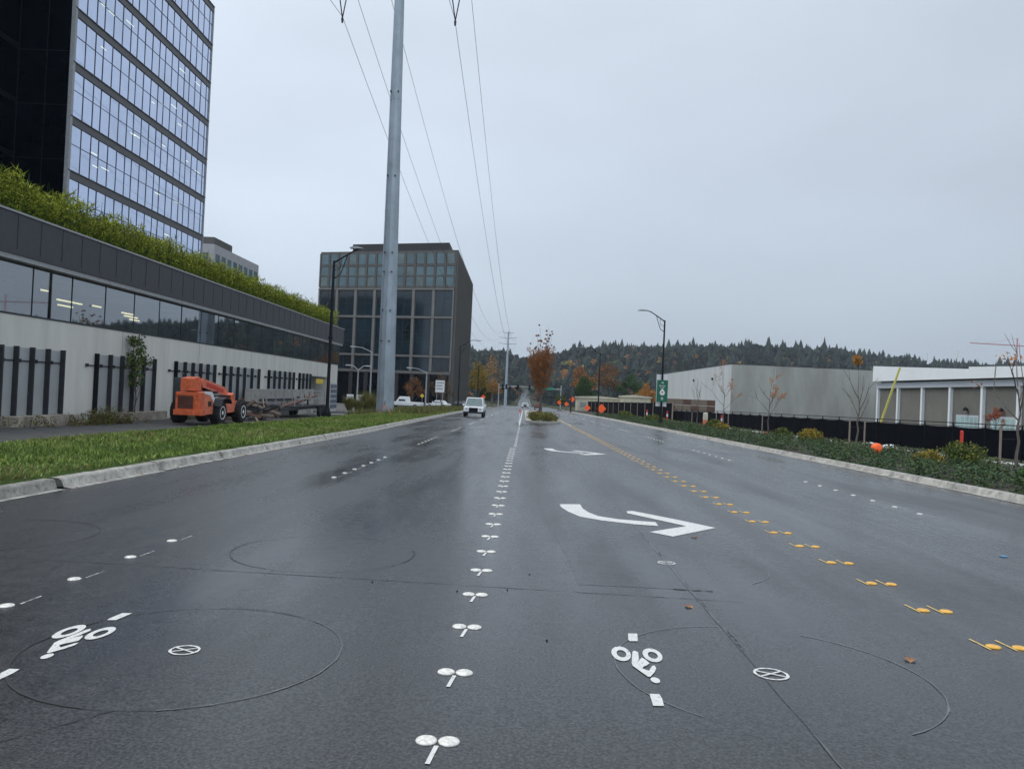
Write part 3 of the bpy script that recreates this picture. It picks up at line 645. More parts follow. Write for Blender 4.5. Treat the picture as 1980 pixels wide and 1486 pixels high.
# ------------------------------------------------------------------ glass tower
M['towerglass'] = mat('reflective_curtain_glass', (.60,.68,.86), .04, .07, .35, metal=1.0, world=True)
M['darkglass'] = mat('dark_curtain_glass', (.0015,.003,.006), .12, .3, .4, spec=.12, world=True)
M['spandrel'] = mat('spandrel_metal', (.10,.098,.10), .45, .1, 2, world=True, metal=.3)
M['mullion'] = mat('mullion_grey', (.09,.085,.11), .5, .1, metal=.2)
M['officelight'] = mat('tower_office_light', (.9,.95,.8), .5, 0, emit=(.85,.95,.75,.75))
def tower():
    t = thing('glass_tower', 'tall office tower with mirror glass ribbons facing the road and a glass side toned near black', 'building', (-48, 71, 7.7))
    XT, Y0, Y1, ZT, FH = -35.6, 57.75, 82.35, 42.0, 4.14
    B = lambda n, m, mats, **k: m.build(n, mats, t, True, **k)
    m = MB(); m.box(-60, Y0+.1, 7.7, XT-.15, Y1-.1, ZT-.3); B('core', m, M['dark'])
    m = MB(); m.box(-39.8, Y0, 7.7, XT-.2, Y0+.099, ZT-.1); m.box(-60, 30, 7.7, -39.8, Y0+.05, ZT+8)
    B('dark_side', m, M['darkglass'])  # side toned near black: its weaker reflection is put into the glass colour
    m = MB()
    for z in np.arange(9.6, 50, FH):
        m.box(-39.7, Y0-.03, z, XT-.25, Y0-.002, z+.05); m.box(-39.79, 30, z, -39.74, Y0, z+.4)
    for x in (-39.75, -37.6): m.box(x, Y0-.04, 7.7, x+.06, Y0-.003, ZT-.2)
    for y in np.arange(34, 59, 4): m.box(-39.79, y, 7.7, -39.74, y+.08, ZT+7)
    B('side_joints', m, M['black'])
    zs = [ZT-FH*k for k in range(1, 9)]
    cols = []; y = Y0+.25; k = 0
    while y < Y1-.4: w = (1.36, 1.36, 1.12, 1.36)[k % 4]; cols.append((y, min(y+w, Y1-.1))); y += w; k += 1
    for fi, z in enumerate(zs):
        z0, z1 = z+.0, z+FH-.62
        m = MB()
        for (a, b) in cols:
            for (p, q) in ((z0, z0+2.05), (z0+2.05, z1)):
                d = [random.uniform(-.006, .006) for _ in range(3)]
                m.add([(XT+d[0], a, p), (XT+d[1], b, p), (XT+d[2], b, q), (XT+d[0]+d[2]-d[1], a, q)], [(0,1,2,3)])
        wb = B('window_band', m, M['towerglass'])
        m = MB()
        for i, (a, b) in enumerate(cols): m.box(XT+.012, a-.03, z0, XT+.035, a+.03, z1)
        m.box(XT+.012, Y0+.2, z0+2.03, XT+.03, Y1-.1, z0+2.07)
        o = m.build('mullions', M['mullion'], None); o.parent = wb; o.location = (48, -71, -7.7)
        m = MB(); m.box(XT-.1, Y0-.02, z1, XT+.08, Y1, z1+.62); m.box(XT+.08, Y0-.03, z1+.58, XT+.16, Y1, z1+.64); B('spandrel', m, M['spandrel'])
        for _ in range(5):
            y = random.uniform(Y0+1, Y1-1.5); zz = random.uniform(z0+1.2, z0+2.8); L_ = random.uniform(.5, 1.4)
            m = MB(); m.box(XT+.0085, y, zz, XT+.0095, y+L_, zz+.07)
            if fi > 1: B('ceiling_light', m, M['officelight'])
    for q in ((XT-.2, Y0-.04, XT+.10, Y0+.24), (XT-.2, Y1-.1, XT+.10, Y1+.05)): m = MB(); m.box(q[0], q[1], 7.7, q[2], q[3], ZT); B('corner_post', m, M['grey'])
tower()

# ------------------------------------------------------------------ office behind the tower
M['bluegreen'] = mat('green_tinted_glass', (.055,.115,.13), .12, .35, .25, spec=.6, world=True)
M['paleglass'] = mat('pale_green_glass', (.13,.2,.2), .1, .3, .3, spec=.8, world=True)
M['stone'] = mat('taupe_cladding', (.10,.096,.087), .7, .12, .6, world=True)
M['palestone'] = mat('pale_cladding', (.42,.41,.42), .7, .08, .6, world=True)
M['dkstone'] = mat('dark_taupe_cladding', (.03,.028,.03), .7, .15, .6, world=True)
def back_office():
    t = thing('office_block', 'pale grey office block peeking out behind the glass tower', 'building', (-62, 143, -1.5))
    X, Y0, Y1 = -53.6, 128.9, 150.6
    m = MB(); m.box(-74, Y0, -2, X, Y1, 24.6); t1 = m.build('wall', M['palestone'], t, True)
    m = MB(); m.box(-74, Y0+.6, 24.6, X-.3, 137.5, 25.9); m.build('penthouse', M['stone'], t, True)
    for fl in range(3):
        z = 19.2-fl*4.2
        for k in range(8):
            m = MB(); y = Y0+.7+k*2.65; m.box(X-.05, y, z, X+.02, y+1.8, z+3.9); m.build('window', M['paleglass'], t, True)
        for k in range(3): m = MB(); x = X-5.6-k*5.5; m.box(x, Y0-.02, z, x+4.6, Y0+.05, z+3.9); m.build('window', M['bluegreen'], t, True)
back_office()
# ------------------------------------------------------------------ dark office by the road
def mid_office():
    gz = -1.9; t = thing('office_building', 'dark mid-rise office with taupe grid and blue-green glass behind the pole', 'building', (-32, 185, gz))
    A, Bp, Cc = Vector((-16.2, 162, 0)), Vector((-47.5, 171.5, 0)), Vector((-16.6, 213, 0)); H = 29.9
    fd = (Bp-A); W = fd.length; fd.normalize(); sd = (Cc-A); Ls = sd.length; sd.normalize(); nf = Vector((fd.y, -fd.x, 0)); nf = -nf if nf.y > 0 else nf; ns = Vector((1, 0, 0))
    def quadbox(mb, o, d, n, a, b, z0, z1, off, mi=0, th=.12):
        p, q = o+d*a+n*off, o+d*b+n*off; r_, s_ = q-n*th, p-n*th
        vs = [(v.x, v.y, z) for z in (z0, z1) for v in (p, q, r_, s_)]; mb.add(vs, [(0,1,2,3),(4,5,6,7),(0,1,5,4),(1,2,6,5),(2,3,7,6),(3,0,4,7)], mi)
    m = MB(); D = Bp+sd*Ls; pts = [(A.x, A.y), (Cc.x, Cc.y), (D.x, D.y), (Bp.x, Bp.y)]
    m.prism(pts, gz-2.5, H, 'Z'); m.build('wall', M['stone'], t, True)
    m = MB(); c = [A+fd*2.0+sd*3, A+fd*2.0+sd*30, A+fd*25.5+sd*30, A+fd*25.5+sd*3]; m.prism([(v.x, v.y) for v in c], H, H+2.2, 'Z'); m.build('penthouse', M['dkstone'], t, True)
    def win(a, b, z0, z1, mt):
        w = MB(); quadbox(w, A, fd, nf, a, b, z0, z1, .02); o = w.build('window', M[mt], t, True)
        return o
    n = 14; pw = W/n
    for r_, (z0, z1) in enumerate(((27.1, 29.3), (24.6, 26.5), (22.3, 24.3))):
        for k in range(n): win(k*pw+.35, (k+1)*pw-.35, z0, z1, 'bluegreen' if (k+r_) % 5 else 'bluegreen2')
    n = 7; pw = W/n
    for z0, z1 in ((16.0, 21.0), (7.6, 15.0), (4.2, 6.8)):
        for k in range(n): win(k*pw+.45, (k+1)*pw-.45, z0-.1, z1+.15, 'deepglass')
    # pilasters and string courses stand proud
    m = MB()
    for k in range(n+1): quadbox(m, A, fd, nf, max(0, k*pw-.3), min(W, k*pw+.3), 4.0, 21.6, .35, 0, .33)
    for z in (21.4, 15.35, 7.05, 3.5): quadbox(m, A, fd, nf, 0, W, z, z+.32, .42, 0, .40)
    m.build('pilaster_grid', M['stone2'], t, True)
    m = MB()
    for k in range(15): quadbox(m, A, fd, nf, k*W/14-.15, k*W/14+.15, 22.0, 29.5, .12, 0, .10)
    for z in (24.35, 26.6): quadbox(m, A, fd, nf, 0, W, z, z+.2, .10, 0, .08)
    m.build('mullions', M['stone'], t, True)
    m = MB(); quadbox(m, A, fd, nf, .5, W-.5, gz-2, 3.3, .05); m.build('ground_floor_glazing', M['darkglass'], t, True)
    for a in np.arange(1, W, 3.7):
        m = MB(); quadbox(m, A, fd, nf, a, a+.9, gz-2, 3.5, .3, 0, .25); m.build('column', M['dkstone'], t, True)
    m = MB()
    for k in range(7):
        c0 = (k+.5)*W/7
        for z0, z1 in ((16.0, 21.1), (7.6, 15.1), (4.2, 6.9)): quadbox(m, A, fd, nf, c0-.04, c0+.04, z0, z1, .06, 0, .03)
    for z in (18.4, 19.6, 10.2, 12.6): quadbox(m, A, fd, nf, .5, W-.5, z, z+.07, .05, 0, .02)
    m.build('slim_mullions', M['dkstone'], t, True)
    # road side
    for fl in range(8):
        m = MB(); quadbox(m, A, sd, ns, 1.5, Ls-1, 2.6+fl*3.4, 4.9+fl*3.4, .02); m.build('window_band', M['darkglass'], t, True)
    m = MB()
    for k in range(26): quadbox(m, A, sd, ns, k*2.0, k*2.0+.55, gz-2, H, .5, 0, .45)
    m.build('side_fins', M['stone'], t, True)
    t.location.z += 1.5; t.location.x += .4
M['bluegreen2'] = mat('green_glass_lit_tone', (.05,.088,.085), .15, .5, .5, spec=.8, world=True)  # lit look of some panes put into the glass colour, without a glow
M['deepglass'] = mat('deep_blue_glass', (.008,.022,.032), .1, .7, .15, spec=.4, world=True)
M['stone2'] = mat('taupe_pilaster', (.185,.177,.165), .7, .1, .6, world=True)
mid_office()

# ------------------------------------------------------------------ right side buildings
def warehouse():
    t = thing('warehouse', 'plain windowless concrete warehouse with weathered walls beyond the black fence', 'building', (43, 150, -2))
    M['wall_l'] = mat('concrete_panel_light_side', (.52,.55,.55), .8, .09, .7, world=True, stretch=(1,1,.15), detail=6)  # side wall paler than the front: brighter sky at left put into the colour
    M['wall_f'] = mat('weathered_concrete_dim_side', (.30,.29,.255), .85, .14, .16, world=True, col2=(.47,.475,.44), detail=7, stretch=(1.6,1,.5))  # weathered mottling, plus a darker tone for the wall turned from the bright sky
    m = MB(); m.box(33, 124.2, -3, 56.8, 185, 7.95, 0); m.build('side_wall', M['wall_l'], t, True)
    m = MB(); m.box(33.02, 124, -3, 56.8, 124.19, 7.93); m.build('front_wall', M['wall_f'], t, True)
    m = MB()
    for x in np.arange(36.5, 56, 3.6): m.box(x, 123.985, -2, x+.05, 123.999, 7.9)
    for y in np.arange(129, 185, 5.5): m.box(32.985, y, -2, 32.999, y+.06, 7.9)
    m.build('panel_joints', M['grey'], t, True)
    m = MB(); m.tube([(39.9, 123.9, -1.5), (39.9, 123.9, 7.5)], .06, 6); m.build('downpipe', M['wall_l'], t, True)
    m = MB(); m.box(32.96, 123.94, 7.95, 56.8, 185, 8.02); m.build('roof_edge', M['dark'], t, True)
    for y in (136, 151):
        m = MB(); m.box(32.75, y, 5.6, 32.99, y+.4, 6.0); m.build('wall_lamp', M['dark'], t, True)
warehouse()
def white_hall():
    t = thing('white_hall', 'long white-roofed hall with white columns and grey stucco bays', 'building', (60, 95, -2))
    M['stucco'] = mat('grey_stucco', (.17,.165,.145), .85, .12, .4, world=True)
    M['hallwhite'] = mat('white_fascia', (.82,.85,.86), .6, .04, .3, world=True)
    M['hallband'] = mat('pale_band', (.52,.55,.60), .6, .05, .3, world=True)
    X = 51.2; ys = [54.8, 61.2, 67.6, 74, 80.3, 86.6, 93.1, 99.6, 106, 112]
    B = lambda n, m, mats, **k: m.build(n, mats, t, True, **k)
    m = MB(); m.prism([(50, 5.5), (112.4, 5.75), (112.4, 7.95), (88.3, 6.75), (88.3, 7.0), (50, 5.9)], X-.9, X+25, 'X'); B('roof_fascia', m, M['hallwhite'])
    m = MB(); m.box(X-.4, 50, 4.75, X+24, 112.3, 5.49); B('soffit_band', m, M['hallband'])
    m = MB(); m.box(X, 50, -3, X+24, 112.2, 4.74); B('wall', m, M['stucco'])
    for y in ys:
        m = MB(); m.box(X-.36, y-.2, -3, X-.003, y+.2, 4.745); B('column', m, M['hallwhite'])
    for y0, y1 in ((87.5, 92.0), (81.0, 85.2)):
        m = MB(); m.box(X-.08, y0, -2, X-.01, y1, 1.5); w = B('window', m, M['hallband'])
        for k in range(5):
            d = (y1-y0)/5; m = MB(); m.box(X-.1, y0+k*d+.12, -1.8, X-.085, y0+(k+1)*d-.12, 1.3); o = m.build('pane', M['hallglass'], None); o.parent = w; o.location = tuple(-c for c in t.location)
        m = MB(); m.lathe([(.3, 0), (.22, .3), (.05, .45)], 8, (X-.3, (y0+y1)/2, 2.0)); B('wall_lamp', m, M['black'])
    m = MB(); m.box(X+1, 94, 7.9, X+1.2, 94.2, 9.3); m.box(X+1, 101, 7.9, X+1.2, 101.2, 9.3); B('vent_pipe', m, M['lightgrey'])
M['hallglass'] = mat('pale_teal_glass', (.40,.58,.56), .2, .2, .5, spec=.7)
white_hall()
# yellow boom
m = MB(); t = thing('boom_lift', 'yellow slanting boom standing before the white hall', 'lift', (42.7, 93, ground(43, 93)))
m.bar((0, 0, 1.2), (2.1, 0, 8.1), .17, .2); m.build('boom', mat('dull_yellow', (.52,.47,.10), .6), t)
m = MB(); m.box(-1.1, -1, .5, 1.1, 1, 1.3); m.build('chassis', M['yellow'], t, bevel=.08)
for x in (-.9, .9):
    for y in (-.9, .9): m = MB(); m.lathe([(.42, -.15), (.45, 0), (.42, .15)], 14, (x, y, .42), 'X'); m.build('wheel', M['rubber'], t)

# ------------------------------------------------------------------ right fences
def fence(name, label, pts, h, screen, post_m, gap, rail=True, grp=None, topgap=.22):
    t = thing(name, label, 'fence', (pts[0][0], pts[0][1], ground(*pts[0])), 0, grp)
    allp = []
    for (a, b) in zip(pts[:-1], pts[1:]):
        L_ = math.dist(a, b); n = max(1, round(L_/gap))
        allp += [(a[0]+(b[0]-a[0])*i/n, a[1]+(b[1]-a[1])*i/n) for i in range(n)]
    allp.append(pts[-1])
    sc, rl = MB(), MB()
    for i, p in enumerate(allp):
        z = ground(*p); m = MB(); r = .045 if post_m == 'black' else .1; m.tube([(p[0], p[1], z-.1), (p[0], p[1], z+h)], r, 6); m.build('post', M[post_m], t, True)
        if i:
            q = allp[i-1]; zq = ground(*q); k = 4; prev = (q[0], q[1])
            vs = []
            for j in range(k+1):
                f_ = j/k; x, y = q[0]+(p[0]-q[0])*f_, q[1]+(p[1]-q[1])*f_; zz = zq+(z-zq)*f_; sg = .05*math.sin(math.pi*f_); bl = .06*math.sin(math.pi*f_)*random.uniform(-1, 1)
                vs += [(x+bl, y, zz+.06), (x+bl*.5, y, zz+h-topgap-sg)]
            sc.add(vs, [(2*j, 2*j+2, 2*j+3, 2*j+1) for j in range(k)])
            if rail: rl.tube([(q[0], q[1], zq+h), (p[0], p[1], z+h)], .03, 5); rl.tube([(q[0], q[1], zq+h-topgap+.02), (p[0], p[1], z+h-topgap+.02)], .02, 5)
    sc.build('screen', M[screen], t, True)
    if rail: rl.build('rail', M['black'], t, True)
    return t
fence('screened_fence', 'long chain-link fence with black screen cloth in front of the concrete and white buildings', [(27.5, 30), (26, 40.6), (24.4, 70), (22.6, 118)], 1.85, 'mesh_', 'black', 3.0)
fence('board_fence', 'tall black fence with pale posts beyond the green banner lamp', [(21.5, 112), (19.5, 150), (16.5, 200)], 2.75, 'mesh_', 'wood', 6, False, topgap=.1)

# stack of timber and cream sheds
t = thing('timber_stack', 'long stack of brown timber bundles above the black fence', 'timber stack', (25.6, 119.5, ground(22, 121)+.45))
for r_ in range(3):
    for k in range(6):
        m = MB(); x = -3.6+k*1.25; m.box(x, 0, .3+r_*.95, x+1.22, 3, .3+r_*.95+.88)
        for q in range(7): m.box(x+.02, -.02-.01*(q % 2), .32+r_*.95+q*.125, x+1.2, -.001, .32+r_*.95+q*.125+.09, 1)
        m.build('bundle', [M['brown'], random.choice((M['wood'], M['brown']))], t)
t.location.z += -.1
for x, y, w, h, L_, lab in ((19.8, 205, 12, 3.9, 8, 'long low cream shed beyond the black fence, left part'), (28, 196, 7, 4.7, 6, 'taller cream shed beside the green banner, right part')):
    t = thing('site_shed', lab, 'shed', (x, y, ground(x, y)), 0, 'cream sheds beyond the fence')
    m = MB(); m.box(-w/2, -L_/2, 0, w/2, L_/2, h-.3); m.build('wall', M['cream'], t)
    m = MB(); m.prism([(-w/2-.3, h-.3), (w/2+.3, h-.3), (w/2+.3, h), (0, h+.35), (-w/2-.3, h)], -L_/2-.3, L_/2+.3, 'Y'); m.build('roof', M['cream'], t)
    for k in range(4):
        m = MB(); m.box(-w/2+.6+k*w/4, -L_/2-.03, 1.2, -w/2+.6+k*w/4+w/7, -L_/2-.005, 2.5); m.build('window', M['grey'], t)

# ------------------------------------------------------------------ transmission poles and lines
def trans_pole(label, loc, r0, r1, H):
    t = thing('transmission_pole', label, 'pole', loc, 0, 'steel transmission poles')
    m = MB(); n = 10; m.tube([(0, 0, H*i/12) for i in range(13)], [r0+(r1-r0)*i/12 for i in range(13)], 12)
    for h in (.20, .40, .62): m.tube([(0, 0, H*h), (0, 0, H*h+.05)], [r0+(r1-r0)*h+.02]*2, 12)
    m.tube([(0, 0, 0), (0, 0, .12)], [r0+.3, r0+.3], 16); m.build('shaft', M['steel'], t)
    m = MB()
    for h in (6.4, 9.1, 12.5, 14.2, 21, 28.5):
        for s_ in (-.5, .35): m.box(s_*r0-.05, -r0*(1-h/H*.55)-.05, h, s_*r0+.05, -r0*(1-h/H*.55)+.2, h+.12)
    m.build('step_clip', M['dark'], t)
    for i, (z, L_) in enumerate(((38.2, 5.4), (41.6, 5.0), (44.6, 3.2))):
        if z > H: continue
        m = MB(); m.tube([(-L_, 0, z+.9), (0, 0, z+.3), (L_, 0, z+.9)], [.12, .22, .12], 8); m.build('crossarm', M['steel'], t)
    return t
PX, PYy = -12.33, 68.0; pz = ground(PX, PYy)
tp = trans_pole('huge tapered galvanised steel pole rising from the verge past the top of the photo', (PX, PYy, pz), .80, .36, 45)
tp.rotation_euler = (0, -.0115, 0)
tf = trans_pole('far galvanised transmission pole with crossarms standing by the distant road', (-11.2, 450, road_z(450)), .95, .45, 46)
for a in (38.2, 41.6):
    for s in (-1, 1):
        m = MB(); x = s*5.05; z1 = a+.85
        for e_ in (-.7, .7): m.tube([(x+e_*.9, 0, z1), (x, 0, z1-3.9)], [.055, .055], 6)
        m.tube([(x, 0, z1-3.9), (x, 0, z1-4.3)], [.12, .08], 6); m.build('insulator', M['dark'], tp)
# line positions: (x, z) at the near pole, sag
WZ = pz
wires = [(-17.8, 34.55, -16.2, 31.0, 13.5), (-17.4, 38.6, -16.0, 35.0, 13.5), (-15.4, 42.5, -14.4, 38.3, 13.2), (-7.75, 34.75, -6.6, 31.0, 13.2), (-6.6, 38.5, -6.2, 35.0, 13.2)]
names = ['lowest line on the left of the tall pole', 'middle line on the left of the tall pole', 'thin top line left of the tall pole', 'lower line on the right of the tall pole', 'upper line on the right of the tall pole']
for i, (x0, z0, x1, z1, D) in enumerate(wires):
    pts = []
    for k in range(-14, 1): s = k/14*1.0; Y = 68+s*110; f_ = (Y-68)/382; pts.append((x0+(x1-x0)*f_, Y, z0+(z0-z1)*0-4*1.2*D*abs(f_)*(1-abs(f_))*.9))
    for k in range(1, 41): s = k/40; pts.append((x0+(x1-x0)*s, 68+382*s, z0+(z1-z0)*s-4*D*s*(1-s)))
    m = MB(); m.tube(pts, [.022 if p[1] < 140 else .03 for p in pts], 5); o = m.build('power_line', M['dark']); tag(o, names[i], 'power line', 'power lines')
for (x0, z0, x1, z1, D), lab in zip(wires[:1]+wires[3:4], ('left', 'right')):
    pass

# ------------------------------------------------------------------ street lamps
def street_lamp(label, loc, side, H=9.6, arm=2.3, mt='black'):
    t = thing('street_lamp', label, 'street lamp', loc, 0, 'black street lamps')
    m = MB(); m.lathe([(.24, 0), (.24, .35), (.17, .55), (.12, .75)], 12); m.tube([(0, 0, .7), (0, 0, H)], [.11, .075], 10); m.tube([(0, 0, H*.5), (0, 0, H*.5+.18)], [.13, .13], 10); m.build('pole', M[mt], t, sm=False)
    m = MB(); s = side
    m.tube([(0, 0, H-.12), (s*.5, 0, H+.22), (s*1.3, 0, H+.72), (s*1.75, 0, H+.86), (s*arm, 0, H+.84)], [.055, .05, .045, .04, .04], 8)
    m.tube([(0, 0, H-1.1), (s*.38, 0, H-.85), (s*.62, 0, H-.2), (s*.8, 0, H+.42)], [.03]*4, 6); m.tube([(0, 0, H-.6), (s*.4, 0, H-.4), (s*.45, 0, H+.1)], [.02]*3, 6); m.build('arm', M[mt], t)
    m = MB(); a = s*arm; m.prism([(a-s*.15, H+.82), (a+s*.05, H+.90), (a+s*.35, H+.91), (a+s*.7, H+.83), (a+s*.68, H+.79), (a-s*.1, H+.78)], -.14, .14, 'Y'); m.build('lamp_head', M['grey'], t)
    return t
street_lamp('tall black street lamp beside the precast wall end, arm over the verge', (-11.9, 46.3, ground(-11.9, 46.3)), 1, 9.55, 1.05)
L2 = street_lamp('tall black street lamp carrying the green banner in the planting bed', (12.75, 72, ground(12.75, 72)), -1, 9.75, 1.85)
street_lamp('black street lamp in front of the dark office side wall', (-9.6, 111, ground(-9.6, 111)), 1, 9.3)
street_lamp('far black street lamp among the yellow autumn trees', (-10.6, 172, ground(-10.6, 172)), 1, 9.3)
street_lamp('distant black street lamp between the orange tree and the banner lamp', (10.7, 112, ground(10.7, 112)), -1, 9.2)
def banner():
    t = thing('green_banner', 'green banner sign with white marks fixed to the right street lamp', 'banner', (12.75, 71.8, 3.45-4))
    zc = 4.05
    m = MB(); m.box(-.5, .38, zc-2.45, .5, .40, zc+.53); o = m.build('backing_board', M['white'], t)
    m = MB(); m.box(-.5, -.03, zc-2.03, .5, 0, zc); m.build('face', M['green'], t, bevel=.01)
    def mk(nm, parts, mt):
        m = MB()
        for k, (x0, z0, x1, z1) in enumerate(parts): m.box(x0, -.045-.0004*k, zc+z0, x1, -.034, zc+z1)
        m.build(nm, mt, t)
    mk('small_emblem', [(-.08,-.32,.08,-.17), (-.12,-.27,.12,-.22)], M['lightgrey'])
    mk('lettering', [(-.3,-.62,-.24,-.46),(-.2,-.62,-.14,-.46),(-.1,-.6,-.04,-.5),(.0,-.62,.06,-.46),(.1,-.62,.16,-.46),(.2,-.6,.28,-.5),(-.2,-.76,-.1,-.68),(-.05,-.76,.18,-.68)], M['lightgrey'])
    m = MB(); m.lathe([(.24, -.05), (.24, -.034)], 20, (0, 0, zc-1.18), 'Y'); m.prism([(-.2, zc-1.0), (.2, zc-1.0), (0, zc-.78)], -.049, -.035, 'Y'); m.build('round_emblem', M['white'], t)
    m = MB(); m.lathe([(.08, -.06), (.08, -.051)], 14, (0, 0, zc-1.12), 'Y'); m.build('emblem_centre', M['red'], t)
    mk('arrow_mark', [(-.07,-1.85,.07,-1.6), (-.13,-1.74,.13,-1.66)], M['lightgrey'])
banner()
def cobra(label, loc, s, H, ln=2.4, double=False):
    t = thing('area_lamp', label, 'street lamp', loc, 0, 'grey lamps before the dark office'); m = MB(); m.tube([(0,0,0), (0,0,H)], [.13, .09], 8); m.build('pole', M['grey'], t)
    for q in ((s, -s) if double else (s,)):
        m = MB(); m.tube([(0,0,H-.1), (q*ln*.6, 0, H+.5), (q*ln, 0, H+.6)], .05, 6); m.build('arm', M['lightgrey'], t)
        m = MB(); m.box(min(q*ln, q*(ln+.8)), -.15, H+.5, max(q*ln, q*(ln+.8)), .15, H+.66); m.build('lamp_head', M['lightgrey'], t, bevel=.04)
cobra('grey cobra-head lamp just left of the tall steel pole', (-22.6, 112, ground(-22.6, 112)), -1, 8.3)
cobra('grey double-headed parking lamp between the precast wall and the steel pole', (-25.8, 118, ground(-26, 118)), -1, 5.8, 1.2, True)
cobra('grey cobra-head lamp right of the tall steel pole', (-16.5, 128, ground(-16.5, 128)), -1, 6.2, 2.6)

# ------------------------------------------------------------------ telehandler
def telehandler():
    gz = -.68; t = thing('telehandler', 'orange telescopic forklift parked on the dirt beside the precast wall', 'forklift', (-16.7, 37.0, gz))
    m = MB(); m.prism([(0, .55), (0, 1.62), (.7, 1.7), (1.6, 1.45), (2.6, 1.25), (4.9, 1.2), (5.0, .75), (4.2, .6)], -.2, .98, 'X')
    m.build('chassis', M['orange2'], t, bevel=.02)
    m = MB(); m.box(-.18, -.06, .72, 1.0, .5, 1.66); m.box(-.24, -.12, .54, 1.12, .42, .8); o = m.build('counterweight', M['orange'], t, bevel=.015)
    m = MB(); m.box(-.06, -.085, .86, .7, -.065, 1.5)
    for k in range(9): m.box(-.03, -.10, .9+k*.065, .67, -.086, .93+k*.065, 1)
    m.build('grille', [mat('rusty_grille', (.25,.06,.02), .7, .3), M['dark']], t)
    m = MB()
    for x in (-.13, .85): m = MB(); m.lathe([(.05, -.09), (.05, -.066)], 10, (x, 0, 1.5), 'Y'); m.build('tail_light', M['red'], t)
    m = MB(); m.prism([(.5, 1.60), (1.2, 1.52), (1.75, 1.05), (2.9, .93), (2.9, 1.06), (1.95, 1.2), (1.4, 1.70), (.5, 1.72)], .985, 1.0, 'X'); m.build('white_stripe', M['white'], t)
    m = MB(); m.box(.984, 1.0, .98, 1.004, 1.35, 1.22); m.build('decal', M['dark'], t)
    m = MB(); m.prism([(.0, 1.72), (.0, 2.32), (.75, 2.42), (.95, 2.1), (.85, 1.72)], .0, .62, 'X'); m.box(.1, .75, 1.7, .5, 1.3, 2.2); m.build('boom_pivot', M['orange'], t, bevel=.015)
    m = MB(); m.bar((.32, 1.3, 2.12), (.32, 4.4, 1.66), .5, .46); m.build('boom', M['orange2'], t, bevel=.012)
    m = MB(); m.bar((.32, 1.6, 2.03), (.32, 4.5, 1.57), .38, .22); m.bar((.575, 1.7, 2.07), (.575, 3.9, 1.72), .01, .2); m.build('boom_label', M['red'], t)
    m = MB(); m.bar((.32, 4.3, 1.64), (.32, 5.3, 1.35), .36, .36); m.bar((.32, 5.2, 1.45), (.32, 5.6, .55), .4, .3); m.build('boom_head', M['orange'], t, bevel=.012)
    m = MB(); m.bar((.55, 1.3, 1.5), (.5, 3.8, 1.55), .1, .1); m.bar((.12, 2.0, 1.4), (.12, 3.6, 1.5), .12); m.build('lift_cylinder', M['grey'], t)
    m = MB(); m.prism([(1.5, 1.2), (1.6, 2.35), (2.6, 2.35), (3.0, 1.3)], -1.05, -.3, 'X'); m.build('cab', M['windscreen'], t, bevel=.012)
    m = MB(); m.prism([(4.0, .6), (4.05, 1.5), (4.4, 1.65), (4.9, .8), (4.9, .6)], .3, .95, 'X'); m.build('front_frame', M['orange'], t, bevel=.012)
    for x in (.98, -.2):
        m = MB(); s_ = .5 if x > 0 else -.5; m.prism([(1.55, .98), (1.75, 1.34), (2.3, 1.44), (2.85, 1.32), (3.0, 1.1), (2.95, 1.1), (2.8, 1.27), (2.3, 1.38), (1.8, 1.29), (1.62, .98)], min(x, x+s_*.9), max(x, x+s_*.9), 'X'); m.build('mudguard', M['dark'], t)
    m = MB(); m.tube([(-.1, .5, 1.7), (-.1, .5, 2.45), (-.1, .42, 2.55)], .05, 8); m.build('exhaust', M['dark'], t)
    m = MB()
    for q in (.38, .44, .5): m.tube([(q, 1.1, 2.05), (q+.05, 1.7, 1.75), (q, 2.5, 1.72), (q, 3.6, 1.58), (q-.05, 4.6, 1.38)], .018, 5)
    m.build('hose', M['black'], t)
    m = MB(); m.box(.2, .9, 1.66, .9, 2.4, 1.72); m.box(.25, 1.5, 1.45, .93, 4.4, 1.52); m.build('boom_gap_shade', M['black'], t)  # black slabs stand in for the shaded gap under the boom
    m = MB(); m.bar((-1.0, 2.2, .63), (1.0, 2.2, .63), .2); m.bar((-1.0, 5.15, .63), (1.0, 5.15, .63), .2); m.build('axle', M['dark'], t)
    m = MB(); m.box(-.5, 5.6, .3, .7, 5.7, 1.0); m.box(-.4, 5.7, .28, -.25, 6.9, .34); m.box(.45, 5.7, .28, .6, 6.9, .34); m.build('forks', M['dark'], t)
    for x in (-1, 1):
        for y in (2.25, 5.15):
            m = MB(); cx = x*1.0; m.lathe([(.34, -.24), (.56, -.24), (.62, -.17), (.635, 0), (.62, .17), (.56, .24), (.34, .24)], 24, (cx, y, .63), 'X')
            for k in range(18): a = 2*math.pi*k/18; m.bar((cx-.2, y+.625*math.cos(a), .63+.625*math.sin(a)), (cx+.2, y+.625*math.cos(a+.12), .63+.625*math.sin(a+.12)), .07, .05)
            w = m.build('wheel', M['rubber'], t)
            m = MB(); m.lathe([(.36, .0), (.345, .252), (.31, .252), (.26, .21), (.12, .20), (.10, .25), (.02, .25)] if x > 0 else [(.36, 0), (.345, -.252), (.31, -.252), (.26, -.21), (.02, -.21)], 20, (cx, y, .63), 'X'); o = m.build('rim', M['white'], None); o.parent = w
telehandler()

